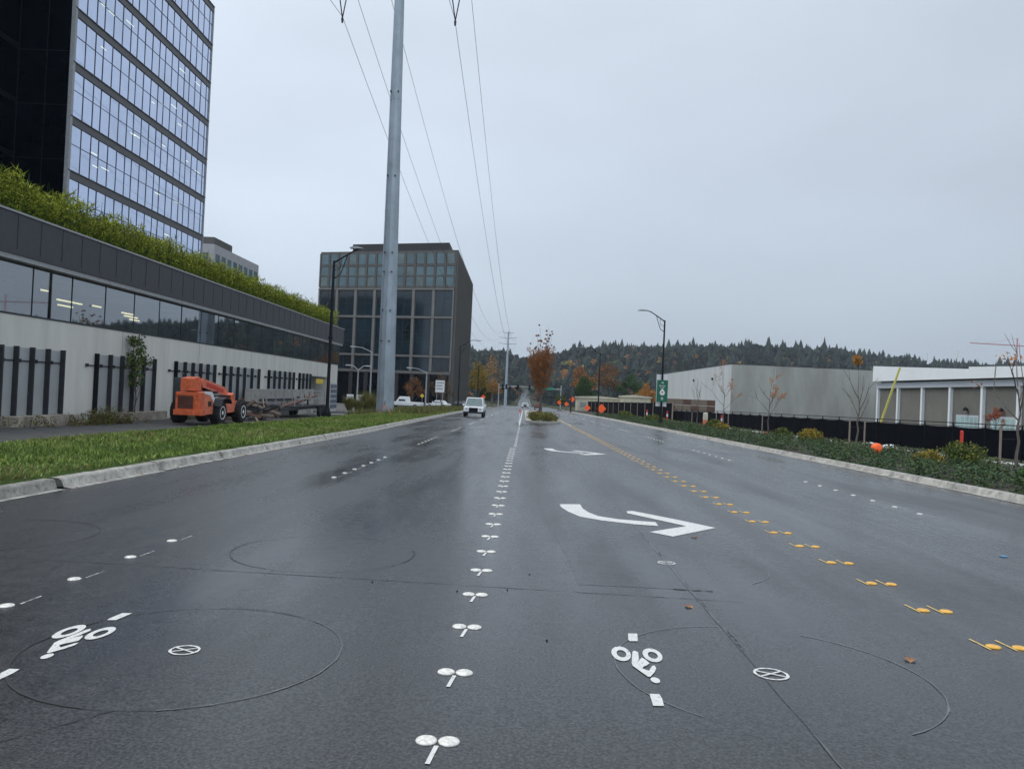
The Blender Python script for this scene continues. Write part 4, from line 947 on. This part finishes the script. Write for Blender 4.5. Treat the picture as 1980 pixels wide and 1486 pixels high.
# ------------------------------------------------------------------ ramp wall and trailer
m = MB(); m.box(-19.4, 53, -1.6, -18.9, 67.5, 1.12); m.box(-19.45, 66.9, -1.6, -18.6, 67.5, 1.2); m.box(-18.898, 54.5, .28, -18.86, 66.2, .42, 1)
tag(m.build('ramp_wall', [M['concrete'], M['dark']]), 'grey concrete ramp wall behind the trailer', 'wall')
def trailer():
    gz = ground(-17, 56); t = thing('flatbed_trailer', 'grey tilting flatbed trailer parked beyond the orange forklift', 'trailer', (-17.2, 56, gz))
    m = MB(); m.bar((-.9, -5, .7), (-.9, 6.5, .75), .15, .22); m.bar((.9, -5, .7), (.9, 6.5, .75), .15, .22); m.box(-1.1, -2.6, .82, 1.1, 6, .9); m.build('deck', M['dark'], t)
    m = MB()
    for y in (-2, 0, 2, 4, 6): m.bar((1.0, y, .9), (1.0, y, 2.0), .07); m.bar((-1.0, y, .9), (-1.0, y, 2.0), .07)
    for z in (1.4, 2.0): m.bar((1.0, -2, z), (1.0, 6, z), .07); m.bar((-1.0, -2, z), (-1.0, 6, z), .07)
    m.build('rack', M['grey'], t)
    m = MB(); m.bar((.3, -5.5, .55), (.3, 6, 1.6), .35, .14)
    for k in range(8): m.bar((.12, -5+k*1.4, .62+k*.128), (.12, -5+k*1.4, .9+k*.128), .06)
    m.build('conveyor', M['brown'], t)
    m = MB(); m.bar((.4, 3.4, .9), (.4, 3.4, 1.5), .1); m.bar((-.4, 3.4, .9), (-.4, 3.4, 1.5), .1); m.build('prop', M['dark'], t)
    for x in (-1.1, 1.1):
        for y in (4.3, 5.3):
            m = MB(); m.lathe([(.2, -.12), (.38, -.12), (.4, 0), (.38, .12), (.2, .12)], 16, (x, y, .4), 'X'); m.build('wheel', M['rubber'], t)
trailer()
t = thing('scrap_pile', 'rubble pile of rusty frames between forklift and trailer', 'rubble', (-16.9, 46.5, ground(-17, 46.5)))
rnd = random.Random(5)
for nm, mt in (('timber_pieces', 'wood'), ('metal_pieces', 'dark'), ('rusty_pieces', 'brown')):
    m = MB()
    for _ in range(13): a = rnd.uniform(0, 3.14); p = Vector((rnd.uniform(-1.1, 1.1), rnd.uniform(-1.8, 2.4), rnd.uniform(.05, 1.1))); d = Vector((math.cos(a), math.sin(a), rnd.uniform(-.5, .5)))*rnd.uniform(.4, 1.1); m.bar(p-d, p+d, rnd.uniform(.06, .2), rnd.uniform(.06, .16))
    m.build(nm, M[mt], t)
# climbing plant on the wall
make_tree('young_tree', 'thin leafy young tree growing against the fins on the precast wall', 'tree', (-20.0, 39.2, -.35), 11, 3.9, .05, .35, 1, [LM['green'], LM['dgreen'], LM['ygreen']], 1500, .06, .22, upright=1.3, nb=8, first=.12)

# ------------------------------------------------------------------ vehicles
def car(name, label, cat, loc, rz, col, L_=4.5, W=1.85, H=1.6, kind='suv', group=None, mtl=None):
    t = thing(name, label, cat, loc, rz, group); pm = mtl or mat(name+'_paint', col, .3, .05, spec=.6); hw = W/2
    if kind == 'suv': low = [(-L_/2, .45), (-L_/2, 1.0), (L_/2-1.3, 1.03), (L_/2-.1, .95), (L_/2, .5)]; up = [(-L_/2+.05, 1.0), (-L_/2+.25, H), (.55, H), (1.05, 1.02)]
    elif kind == 'pickup': low = [(-L_/2, .5), (-L_/2, 1.05), (.2, 1.05), (L_/2-1.3, 1.05), (L_/2-.1, .95), (L_/2, .5)]; up = [(-.55, 1.05), (-.45, H), (.75, H), (1.25, 1.05)]
    else: low = [(-L_/2, .4), (-L_/2, .85), (-L_/2+.9, .92), (L_/2-1.2, .88), (L_/2-.1, .7), (L_/2, .4)]; up = [(-1.5, .9), (-1.0, H), (.35, H), (1.05, .88)]
    m = MB(); m.prism(low, -hw, hw, 'X'); m.build('body', pm, t, bevel=.07)
    m = MB(); n = len(up); z0 = up[0][1]; ins = .14
    vs = [((-1)**s*(hw-(.04 if z < z0+.1 else ins+.04)), y, z) for s in (1, 0) for (y, z) in up]
    m.add(vs, [tuple(reversed(range(n))), tuple(range(n, 2*n))]+[(i, (i+1) % n, n+(i+1) % n, n+i) for i in range(n)]); m.build('cabin', pm, t, bevel=.04)
    ff = up[-1], up[-2]; m = MB(); (y0, z0_), (y1, z1_) = ff; e = .02
    m.add([(-hw+.14, y0+e, z0_+.06), (hw-.14, y0+e, z0_+.06), (hw-.26, y1+e+.05, z1_-.07), (-hw+.26, y1+e+.05, z1_-.07)], [(0,1,2,3)]); m.build('windscreen', M['glassgreen'], t)
    for s in (-1, 1):
        m = MB(); ya, yb = up[0][0]+.3, up[-1][0]-.28; m.add([(s*(hw-.055), ya, z0+.1), (s*(hw-.055), yb, z0+.1), (s*(hw-.165), yb-.38, up[-2][1]-.1), (s*(hw-.165), ya+.12, up[-2][1]-.1)], [(0,1,2,3)]); m.build('side_window', M['windscreen'], t)
        m = MB(); m.lathe([(.11, 0), (.10, .03)], 12, (s*(hw-.3), L_/2-.02, .78), 'Y'); m.build('headlight', M['lightgrey'], t)
        m = MB(); m.box(s*hw-(.0 if s > 0 else .2), .75, 1.05, s*hw+(.2 if s > 0 else .0), .85, 1.25); m.build('mirror', pm, t)
        for y in (-L_/2+.85, L_/2-.8):
            m = MB(); m.lathe([(.2, -.11), (.35, -.11), (.37, 0), (.35, .11), (.2, .11)], 18, (s*(hw-.08), y, .37), 'X'); w = m.build('wheel', M['rubber'], t)
            m = MB(); m.lathe([(.2, 0), (.18, s*.115), (.05, s*.115)], 12, (s*(hw-.08), y, .37), 'X'); o = m.build('rim', M['grey'], None); o.parent = w
    m = MB(); m.box(-.42, L_/2-.02, .5, .42, L_/2+.035, .9); m.build('grille', M['black'], t)
    m = MB(); m.box(-hw+.05, L_/2-.05, .36, hw-.05, L_/2+.08, .5); m.build('bumper', M['dark'], t)
    return t
M['glassgreen'] = mat('windscreen_glass', (.16,.22,.21), .1, .2, spec=.8)
WP = mat('white_car_paint', (.78,.79,.8), .3, .03, spec=.6)
car('jeep', 'white boxy jeep driving towards the camera in the left lanes', 'car', (-4.85, 75.5, road_z(75.5)+.01), math.pi, None, 4.3, 1.9, 1.85, 'suv', mtl=WP)
car('pickup_truck', 'white pickup truck parked beside the tall steel pole', 'truck', (-18.3, 118, ground(-18.3, 118)+.1), rad(82), None, 5.3, 1.95, 1.85, 'pickup', mtl=WP)
car('parked_car', 'white sedan parked under the white sign board', 'car', (-16.2, 145, ground(-16, 145)+.1), rad(70), None, 4.5, 1.8, 1.45, 'sedan', 'parked cars', mtl=WP)
car('parked_car', 'dark car parked at the corner of the dark office', 'car', (-13.0, 152, ground(-13, 152)+.1), rad(75), (.03,.03,.035), 4.5, 1.8, 1.45, 'sedan', 'parked cars')
car('distant_car', 'small white car far up the road just left of the island tree', 'car', (.2, 215, road_z(215)+.01), math.pi, None, 4.5, 1.8, 1.5, 'sedan', 'distant cars', mtl=WP)
car('distant_car', 'small dark red car far up the road behind the island', 'car', (3.4, 190, road_z(190)+.01), 0, (.12,.02,.02), 4.5, 1.8, 1.5, 'sedan', 'distant cars')

# ------------------------------------------------------------------ island with tree
def island():
    y0, y1, x0, x1 = 61.5, 150, .05, 3.05; zr = road_z
    pts = [(x0+.1, y0+1.6), (x0+.35, y0+.6), (1.2, y0), (2.2, y0), (x1-.3, y0+.6), (x1, y0+2), (x1, y1), (x0, y1)]
    t = MB(); n = len(pts); vs = [(x, y, zr(y)-.05) for x, y in pts]+[(x, y, zr(y)+.15) for x, y in pts]; t.add(vs, [tuple(range(n, 2*n))]+[(i, (i+1) % n, n+(i+1) % n, n+i) for i in range(n)])
    tag(t.build('median_island', M['concrete']), kind='structure')
    cs = []; 
    for _ in range(130): y = y0+.8+random.random()**1.6*18; cs.append((random.uniform(.55, 2.7), y, zr(y)+random.uniform(.18, .62)))
    P = clump_points(cs, [.36]*len(cs), 70); V, F = leaf_quads(P, .05)
    tag(fast_mesh('island_planting', V, F, RNG.integers(0, 4, len(F)), [LM['ygreen'], LM['green'], LM['dgreen'], LM['rust']]), 'low green and yellow shrubs filling the median island', 'shrubs', kind='stuff')
island()
def broom_tree(loc):
    t = thing('autumn_tree', 'upright orange-brown autumn tree standing on the median island', 'tree', loc); rnd = random.Random(4); m = MB(); cs = []; rs = []
    m.tube([(0,0,0), (.02,0,1.5), (0,.03,3), (.03,0,5.2)], [.11,.09,.07,.03], 8)
    for k in range(34):
        a = rnd.uniform(0, 6.28); h0 = rnd.uniform(1.1, 2.6); h1 = h0+rnd.uniform(2.2, 4.9); r1 = min(1.55, .3+(h1-h0)*.33)*rnd.uniform(.35, 1.05)*(1.25-.08*h1)
        p0 = Vector((0,0,h0)); p1 = Vector((r1*.55*math.cos(a), r1*.55*math.sin(a), (h0+h1)/2)); p2 = Vector((r1*math.cos(a), r1*math.sin(a), h1)); m.tube([p0, p1, p2], [.035,.02,.006], 5, caps=False)
        for f_ in np.linspace(.3, 1, 8):
            q = p0.lerp(p1, f_*2) if f_ < .5 else p1.lerp(p2, f_*2-1)
            if q.z < 5.5 or rnd.random() < .7: cs.append(tuple(q+Vector((rnd.uniform(-.15,.15), rnd.uniform(-.15,.15), rnd.uniform(-.1,.2))))); rs.append(rnd.uniform(.05, .10) if q.z > 5.3 else .25)
    m.build('trunk', M['bark'], t, sm=True)
    P = clump_points(cs, rs, 55); V, F = leaf_quads(P, .042); fast_mesh('crown', V, F, RNG.integers(0, 3, len(F)), [LM['rust'], LM['rust2'], LM['rust']], t)
broom_tree((1.5, 74, road_z(74)+.15))
for o in C.objects:
    if o.name == 'autumn_tree': o.scale = (1.12, 1.12, 1.24)
t = thing('keep_right_post', 'white and orange post at the nose of the median island', 'post', (-.35, 62.5, road_z(62.5))); m = MB(); m.lathe([(.12, 0), (.12, .04), (.04, .06), (.04, .75)], 10); m.build('post', M['white'], t); m = MB(); m.box(-.07, -.03, .75, .07, .03, 1.05); m.build('reflector', M['orange2'], t)

# ------------------------------------------------------------------ planting strip on the right
def bed():
    # low dark ground cover
    n = 820; cs = []; rr = []
    while len(cs) < n:
        Y = 10+110*random.random()**1.7; X = kerbx_right(Y)+.45+random.random()**1.3*5.0
        h = ground(X, Y); cs.append((X, Y, h+.12+.05*math.sin(X*3+Y*1.3))); rr.append(random.uniform(.2, .36)*(1+Y/160))
    P = clump_points(cs, rr, 95); P[:, 2] = np.maximum(P[:, 2], np.array([ground(a, b) for a, b in zip(P[:, 0], P[:, 1])])+.02)
    V, F = leaf_quads(P, .038); tag(fast_mesh('ground_cover', V, F, RNG.integers(0, 4, len(F)), [LM['dgreen'], LM['green2'], LM['green2'], LM['olive']]), 'low dark green ground cover behind the right kerb', 'ground cover', kind='stuff')
    n = 170; cs = [(random.uniform(15, 18.6), 16+90*random.random()**1.3) for _ in range(n)]; cs = [(x, y, ground(x, y)+.15) for x, y in cs]
    P = clump_points(cs, [.35]*n, 60); V, F = leaf_quads(P, .05); tag(fast_mesh('ground_cover', V, F, RNG.integers(0, 3, len(F)), [LM['green'], LM['olive'], LM['brown']]), 'patchy olive and brown ground cover near the sidewalk', 'ground cover', kind='stuff')
LM['green2'] = leaf_mat('grey_green_leaves', (.075,.12,.06)); LM['olive'] = leaf_mat('olive_leaves', (.085,.10,.035)); LM['orangeleaf'] = leaf_mat('orange_leaves', (.48,.20,.05))
bed()
def shrub(label, X, Y, w, h, mats, sz=.045, n=16):
    z = ground(X, Y); t = thing('shrub', label, 'shrub', (X, Y, z), 0, 'shrubs in the right planting bed'); rnd = random.Random(int(X*100+Y)); m = MB(); cs = []
    for k in range(n):
        a = rnd.uniform(0, 6.28); r = rnd.uniform(.1, 1)*w/2; p = Vector((r*math.cos(a), r*math.sin(a), h*rnd.uniform(.5, 1)*(1-.35*(2*r/w)**2))); m.tube([(0,0,0), p*.5+Vector((0,0,.05)), p], [.015,.01,.004], 4, caps=False); cs += [tuple(p*.75), tuple(p*.5)]
    m.build('stem', M['bark'], t); P = clump_points(cs, [w*.17]*len(cs), 90); P[:, 2] = np.maximum(P[:, 2], .02); V, F = leaf_quads(P, sz); fast_mesh('foliage', V, F, RNG.integers(0, len(mats), len(F)), mats, t)
YG = [LM['ygreen'], LM['green'], LM['olive']]; GD = [LM['gold'], LM['ygreen'], LM['ygreen']]
shrub('largest olive green shrub in the bed, below the red post', 14.9, 26.5, 2.0, .95, [LM['green'], LM['olive'], LM['ygreen']]); shrub('yellowing shrub leaning against the largest olive shrub', 13.6, 26.0, 1.0, .6, GD)
shrub('bushy dark green shrub at the right edge of the photo', 12.4, 18.3, 1.7, .85, [LM['dgreen'], LM['green'], LM['green']])
shrub('golden shrub standing between the second and third staked trees', 17.2, 46.5, 1.9, .85, GD, .06); shrub('green shrub just left of the golden one before the fence', 16.4, 49, 1.4, .8, YG, .06)
shrub('round green shrub before the timber stack fence', 16.3, 66, 1.8, 1.0, YG, .07); shrub('small green shrub left of the banner lamp base', 13.6, 80, 2.2, 1.0, YG, .08)
shrub('golden low shrub beneath the yellow and orange drum', 15.0, 59, 1.5, .7, GD, .06); shrub('olive shrub far down the bed, left of the banner', 12.6, 96, 2.4, 1.1, YG, .09)
shrub('thin bare-stemmed yellowish shrub right of the red post', 20.0, 34.5, .9, 1.0, [LM['ygreen'], LM['brown']], .03, 9)
# staked street trees
def staked_tree(label, X, Y, H, seed, leafy, mats, nleaf, stakes, upright=1.0, spread=.55, r=.055):
    z = ground(X, Y)+.03; make_tree('staked_tree', label, 'tree', (X, Y, z), seed, H, r, spread, 1, mats, nleaf, .05, .2, 'young staked trees', upright, 5, .48, leafy)
    for i, (dx, dy) in enumerate(stakes):
        m = MB(); m.tube([(0,0,-.05), (0,0,1.45)], .04, 8); m.tube([(0,0,1.05), (-dx*.9,-dy*.9,1.05)], .012, 5, 1); o = m.build('tree_stake', [M['wood'], M['black']]); o.location = (X+dx, Y+dy, z)
        tag(o, f'{("left" if dx < 0 else "right")} wooden stake of the {label.split(",")[0]}', 'stake', 'wooden tree stakes')
OL = [LM['orangeleaf'], LM['rust2']]
staked_tree('bare tree with a golden tuft on top, before the concrete warehouse end', 15.6, 36.2, 4.3, 21, lambda q: q.z > 3.9, [LM['gold'], LM['rust2']], 260, [(-.38, 0), (.36, .1)])
staked_tree('bare tree at the right edge of the photo, with few orange leaves', 17.0, 26.8, 4.7, 33, lambda q: q.x < -.6 and q.z > 2.0, OL, 40, [(-.5, .1)], .8, .7, .065)
staked_tree('small tree with sparse orange leaves, in front of the warehouse front wall', 19.6, 62, 4.9, 41, lambda q: (q.x < -.3) != (q.z > 2.9), OL, 420, [(-.5, 0)], .7, .75)
staked_tree('small tree with sparse orange leaves, at the warehouse corner', 19.0, 74, 6.0, 52, lambda q: q.z > 2, OL, 330, [(-.6, 0), (.55, 0)], .7, .75)
staked_tree('thin bare sapling, before the warehouse side wall', 20.6, 92, 5.6, 61, None, OL, 0, [(-.6, 0)], 1.3, .4)
make_tree('red_tree', 'small red-leaved tree before the white hall windows', 'tree', (45.2, 74.5, ground(45, 74)), 71, 3.4, .05, .4, 1, [LM['red'], LM['rust']], 700, .07, .2, upright=1.0, nb=7, first=.2)

# small things in the bed and on the walk
def post(label, X, Y, h, mt, r=.05, cat='post', name='marker_post'):
    m = MB(); m.lathe([(r*1.9, 0), (r*1.9, .04), (r, .06), (r, h*.97), (r*.6, h)], 12); o = m.build(name, M[mt]); o.location = (X, Y, ground(X, Y)+.03); tag(o, label, cat)
post('tall orange-red tubular post in front of the black fence', 20.3, 36, 1.3, 'red', .07)
t = thing('delineator', 'red and white striped delineator left of the staked trees', 'delineator', (19.3, 75.5, ground(19, 75)), 0); m = MB(); m.lathe([(.2,0),(.2,.06),(.09,.1),(.08,.7)], 12); m.build('tube', M['red'], t); m = MB(); m.lathe([(.085,.7),(.08,1.0)], 12); m.build('band', M['white'], t); m = MB(); m.lathe([(.08,1.0),(.07,1.3)], 12); m.build('top', M['red'], t)
dup(t, (15.2, 82, ground(15, 82)), 0, 'red and white delineator just right of the banner lamp'); dup(t, (14.0, 88, ground(14, 88)), 0, 'red and white delineator just left of the banner lamp')
t = thing('traffic_drum', 'orange drum with a pale yellow top beyond the golden shrub', 'drum', (16.9, 72, ground(17, 72))); m = MB(); m.lathe([(.3,0),(.3,.08),(.24,.1),(.22,.75)], 14); m.build('barrel', M['orange2'], t); m = MB(); m.lathe([(.23,.75),(.22,1.35),(.15,1.42)], 14); m.build('top', M['cream'], t)
t = thing('orange_cap', 'round orange plastic cap with black rim lying in the ground cover', 'cap', (14.45, 31.8, ground(14.5, 31.8)+.12)); t.rotation_euler = (rad(-8), 0, rad(12))
m = MB(); m.lathe([(.05,-.26),(.14,-.25),(.19,-.2),(.205,-.1),(.2,0)], 18, (0,0,.16), 'Y'); m.build('shell', M['fluoro'], t, sm=True); m = MB(); m.lathe([(.205,0),(.215,.02),(.215,.1),(.1,.12)], 18, (.03,0,.16), 'Y'); m.build('rim', M['black'], t)
m = MB(); m.lathe([(.02,0),(.14,.03),(.19,.1),(.13,.2),(.03,.24)], 10); o = m.build('red_flower_ball', M['red'], sm=True); o.location = (16.3, 52, ground(16, 52)+.1); tag(o, 'small red ball-shaped lid lying in the bed near the second staked tree', 'flower')  # red flower simplified to a plain ball
m = MB(); m.lathe([(.1,0),(.3,.05),(.34,.14),(.2,.26),(.04,.3)], 9); o = m.build('sandbag', M['white'], sm=True); o.location = (20.6, 46, ground(20.6, 46)+.06); o.scale = (1.5, .7, .8); tag(o, 'white sandbag lying on the sidewalk behind the orange cap', 'sandbag', 'sandbags')
o2 = o.copy(); C.objects.link(o2); o2.location = (20.9, 44.2, ground(20.9, 44.2)+.06); tag(o2, 'second white sandbag, lying just right of the first on the sidewalk')

# ------------------------------------------------------------------ construction signs, signals, distant clutter
def diamond(label, loc, size, zc, leg='dark', mt='fluoro', flags=False):
    t = thing('construction_sign', label, 'sign', loc, 0, 'orange construction signs'); s = size*.707; m = MB(); m.prism([(-s, zc), (0, zc-s), (s, zc), (0, zc+s)], -.02, .01, 'Y'); m.build('board', M[mt], t)
    m = MB(); m.bar((0, .05, 0), (0, .05, zc), .06); m.bar((-.45, .3, 0), (0, .05, .5), .04); m.bar((.45, .3, 0), (0, .05, .5), .04); m.build('stand', M[leg], t); return t
diamond('larger orange diamond sign in the bed left of the banner lamp', (13.0, 130, ground(13, 130)), 1.15, 1.05)
diamond('small orange diamond sign left of the larger one', (12.3, 150, ground(12.3, 150)), .9, 1.0)
diamond('orange diamond sign beyond the white jeep', (-9.2, 170, ground(-9.2, 170)), .8, 2.3)
diamond('high orange sign on the far side of the island tree', (10.6, 172, ground(10.6, 172)), .95, 2.8); diamond('orange sign just below and left of the high one', (9.7, 178, ground(9.7, 178)), .8, 1.7); diamond('orange sign between the island tree and the dark post', (8.2, 182, ground(8.2, 182)), .8, 2.0)
t = thing('sign_stand', 'orange folding sign stand seen from behind, at the foot of the steel pole', 'sign stand', (-11.1, 61, ground(-11.1, 61))); 
for s in (-1, 1): m = MB(); m.bar((s*.62, -.1*s, 0), (0, 0, .85), .055); m.build('leg', M['orange2'], t)
m = MB(); m.bar((0, 0, .8), (.02, 0, 1.15), .05); m.build('mast', M['dark'], t)
t = thing('white_sign', 'white rectangular sign board on two posts before the dark office', 'sign', (-14.2, 128, ground(-14, 128))); m = MB(); m.box(-.75, -.03, 2.9, .75, .03, 4.9); m.build('board', M['white'], t)
m = MB(); m.box(-.6, -.05, 4.4, .6, -.035, 4.6); m.box(-.6, -.05, 3.9, .4, -.035, 4.1); m.box(-.6, -.05, 3.4, .5, -.035, 3.6); m.build('text_lines', M['grey'], t)
for x in (-.5, .5): m = MB(); m.bar((x, .05, 0), (x, .05, 2.9), .08); m.build('post', M['grey'], t)
t = thing('yellow_stand_in', 'small yellow board standing in for a yellow-vested figure behind the white pickup truck', 'sign', (-16.3, 122, ground(-16, 122))); m = MB(); m.prism([(-.35, 2.2), (0, 1.85), (.35, 2.2), (0, 2.55)], -.02, .01, 'Y'); m.build('board', M['yellow'], t); m = MB(); m.bar((0, .03, 0), (0, .03, 2.0), .05); m.build('post', M['grey'], t)  # yellow board and post put in place of an unclear figure in a vest
m = MB(); m.box(-.45, -.3, 0, .45, .3, 1.9); o = m.build('white_cabinet', M['white'], bevel=.05); o.location = (-25.5, 112, ground(-25, 112)); tag(o, 'white utility cabinet near the ornamental grass', 'cabinet', 'white cabinets')
o2 = o.copy(); C.objects.link(o2); o2.location = (-22.3, 104, ground(-22, 104)); tag(o2, 'white utility cabinet just left of the steel pole')
def signal(label, px_, Y, s, arm, heads, signs=()):
    z = road_z(Y); t = thing('traffic_signal', label, 'traffic signal', (px_, Y, z), 0, 'traffic signals'); m = MB(); m.tube([(0,0,0), (0,0,7.2)], [.18,.12], 8); m.build('pole', M['lightgrey'], t)
    m = MB(); m.tube([(0,0,6.0), (s*arm, 0, 6.5)], [.12,.07], 8); m.build('mast_arm', M['lightgrey'], t)
    for h in heads:
        m = MB(); x = s*h; m.box(x-.3, -.2, 5.4, x+.3, .1, 6.9); hh = m.build('signal_head', M['black'], t)
    for a, w in signs: m = MB(); m.box(s*a-w/2, -.16, 5.7, s*a+w/2, -.13, 6.5); m.build('street_sign', M['teal'], t)
signal('traffic signal mast reaching over the road from behind the island tree', 10.8, 232, -1, 17, [9.5, 13, 16.5], [(3.5, 2.4), (7.6, 1.9)])
signal('traffic signal mast reaching over the left lanes near the far pole', -8.2, 240, 1, 6, [1.2, 3.5, 5.6])
post('dark post with a dark cap beside the orange signs', 9.6, 160, 3.6, 'black', .12)
# autumn trees and evergreens beyond the road works
for lab, X, Y, H, ms, seed, n, sp in (
    ('yellow-green autumn tree at the corner of the dark office', -14.2, 235, 12.5, [LM['ygreen'], LM['gold']], 81, 5200, .6),
    ('orange autumn tree right of the yellow-green one', -12.3, 285, 9.5, [LM['orangeleaf'], LM['gold'], LM['brown']], 82, 4200, .7),
    ('low green bushy tree beyond the white jeep', -10.8, 205, 5.0, [LM['green'], LM['olive'], LM['brown']], 83, 3600, .8),
    ('tall narrow orange tree high on the left skyline side', -12.8, 300, 18, [LM['rust2'], LM['gold']], 84, 700, .25),
    ('dark green tree left of the distant black lamp', 17.0, 222, 9.5, [LM['dgreen'], LM['green']], 85, 5200, .55),
    ('orange-crowned tree behind the distant black lamp', 19.5, 262, 14.0, [LM['orangeleaf'], LM['brown']], 86, 4200, .55),
    ('brownish tree right of the distant black lamp', 28.5, 275, 16.0, [LM['brown'], LM['rust2'], LM['brown']], 87, 4200, .5),
    ('broad dark green tree behind the cream sheds', 36.5, 270, 12.5, [LM['dgreen'], LM['green']], 88, 5600, .7),
    ('wide golden-orange tree behind the green banner', 41.5, 262, 9.6, [LM['gold'], LM['orangeleaf'], LM['rust2']], 89, 6000, .8),
    ('small golden tree left of the wide golden-orange one', 36.0, 250, 6.2, [LM['gold'], LM['ygreen']], 90, 2500, .6),
    ('yellow-green roadside bush behind the island', 8.8, 196, 3.8, [LM['ygreen'], LM['green']], 91, 2600, .9),
    ('brown shrubby tree beside the pickup truck', -19.8, 135, 5.2, [LM['brown'], LM['rust']], 92, 1500, .8),
    ('brown leafless shrubby tree right of the steel pole', -15.2, 140, 6.0, [LM['brown']], 93, 900, .8)):
    make_tree('autumn_tree' if 'green' not in lab.split(' tree')[0] or 'yellow' in lab else 'leafy_tree', lab, 'tree', (X, Y, ground(X, Y)-.1), seed, H, H*.018, sp, 1, ms, n, .05*H/6+.08, H*.115, 'trees beyond the road works', .75, 7, .25)
def orn_grass(label, X, Y, h, n=700):
    t = thing('ornamental_grass', label, 'plant', (X, Y, ground(X, Y)), 0, 'ornamental grasses by the wall end'); a = RNG.uniform(0, 6.28, n); r = RNG.uniform(0, .25, n); sp = RNG.uniform(.1, .9, n)*h*.6; hh = h*RNG.uniform(.6, 1, n)
    b = np.stack([r*np.cos(a), r*np.sin(a), np.zeros(n)], 1); tp = np.stack([(r+sp)*np.cos(a), (r+sp)*np.sin(a), hh], 1); w = np.stack([-np.sin(a), np.cos(a), np.zeros(n)], 1)*.03
    V = np.stack([b-w, b+w, tp], 1).reshape(-1, 3); fast_mesh('blades', V, np.arange(3*n).reshape(n, 3), RNG.integers(0, 3, n), [LM['grass3'], LM['olive'], LM['ygreen']], t)
for i, (x, y) in enumerate(((-20.5, 90), (-19.0, 92), (-17.7, 89), (-18.6, 86))): orn_grass(['leftmost ornamental grass clump at the wall end','tallest ornamental grass clump behind the black lamp','ornamental grass clump nearest the steel pole','front ornamental grass clump by the concrete path'][i], x, y, (1.9, 2.7, 2.0, 1.5)[i])
# crane
M['crane'] = mat('faded_red_crane', (.50,.22,.22), .6)
t = thing('tower_crane', 'thin red tower crane on the right horizon', 'crane', (441, 700, 0)); m = MB()
m.bar((0,0,-10), (0,0,72), .8); m.build('mast', M['crane'], t); m = MB(); m.bar((-42, 0, 66), (18, 0, 65), .7, .8); m.bar((-30, 0, 66), (0, 0, 72), .15); m.build('jib', M['crane'], t); m = MB(); m.box(12, -1, 61.5, 18, 1, 65); m.build('counterweight', M['grey'], t)
# ------------------------------------------------------------------ haze
def haze():
    m = MB(); m.box(-1500, -60, -40, 1600, 1500, 170); m_ = bpy.data.materials.new('haze_air'); m_.use_nodes = True; nt = m_.node_tree; nt.nodes.clear()
    o = nt.nodes.new('ShaderNodeOutputMaterial'); v = nt.nodes.new('ShaderNodeVolumePrincipled'); v.inputs['Color'].default_value = (.80,.88,.97,1); v.inputs['Density'].default_value = HAZE; v.inputs['Anisotropy'].default_value = .0
    nt.links.new(v.outputs[0], o.inputs['Volume']); tag(m.build('haze', m_), 'thin damp autumn haze in the air', 'haze', kind='stuff')
HAZE = .00011
haze()
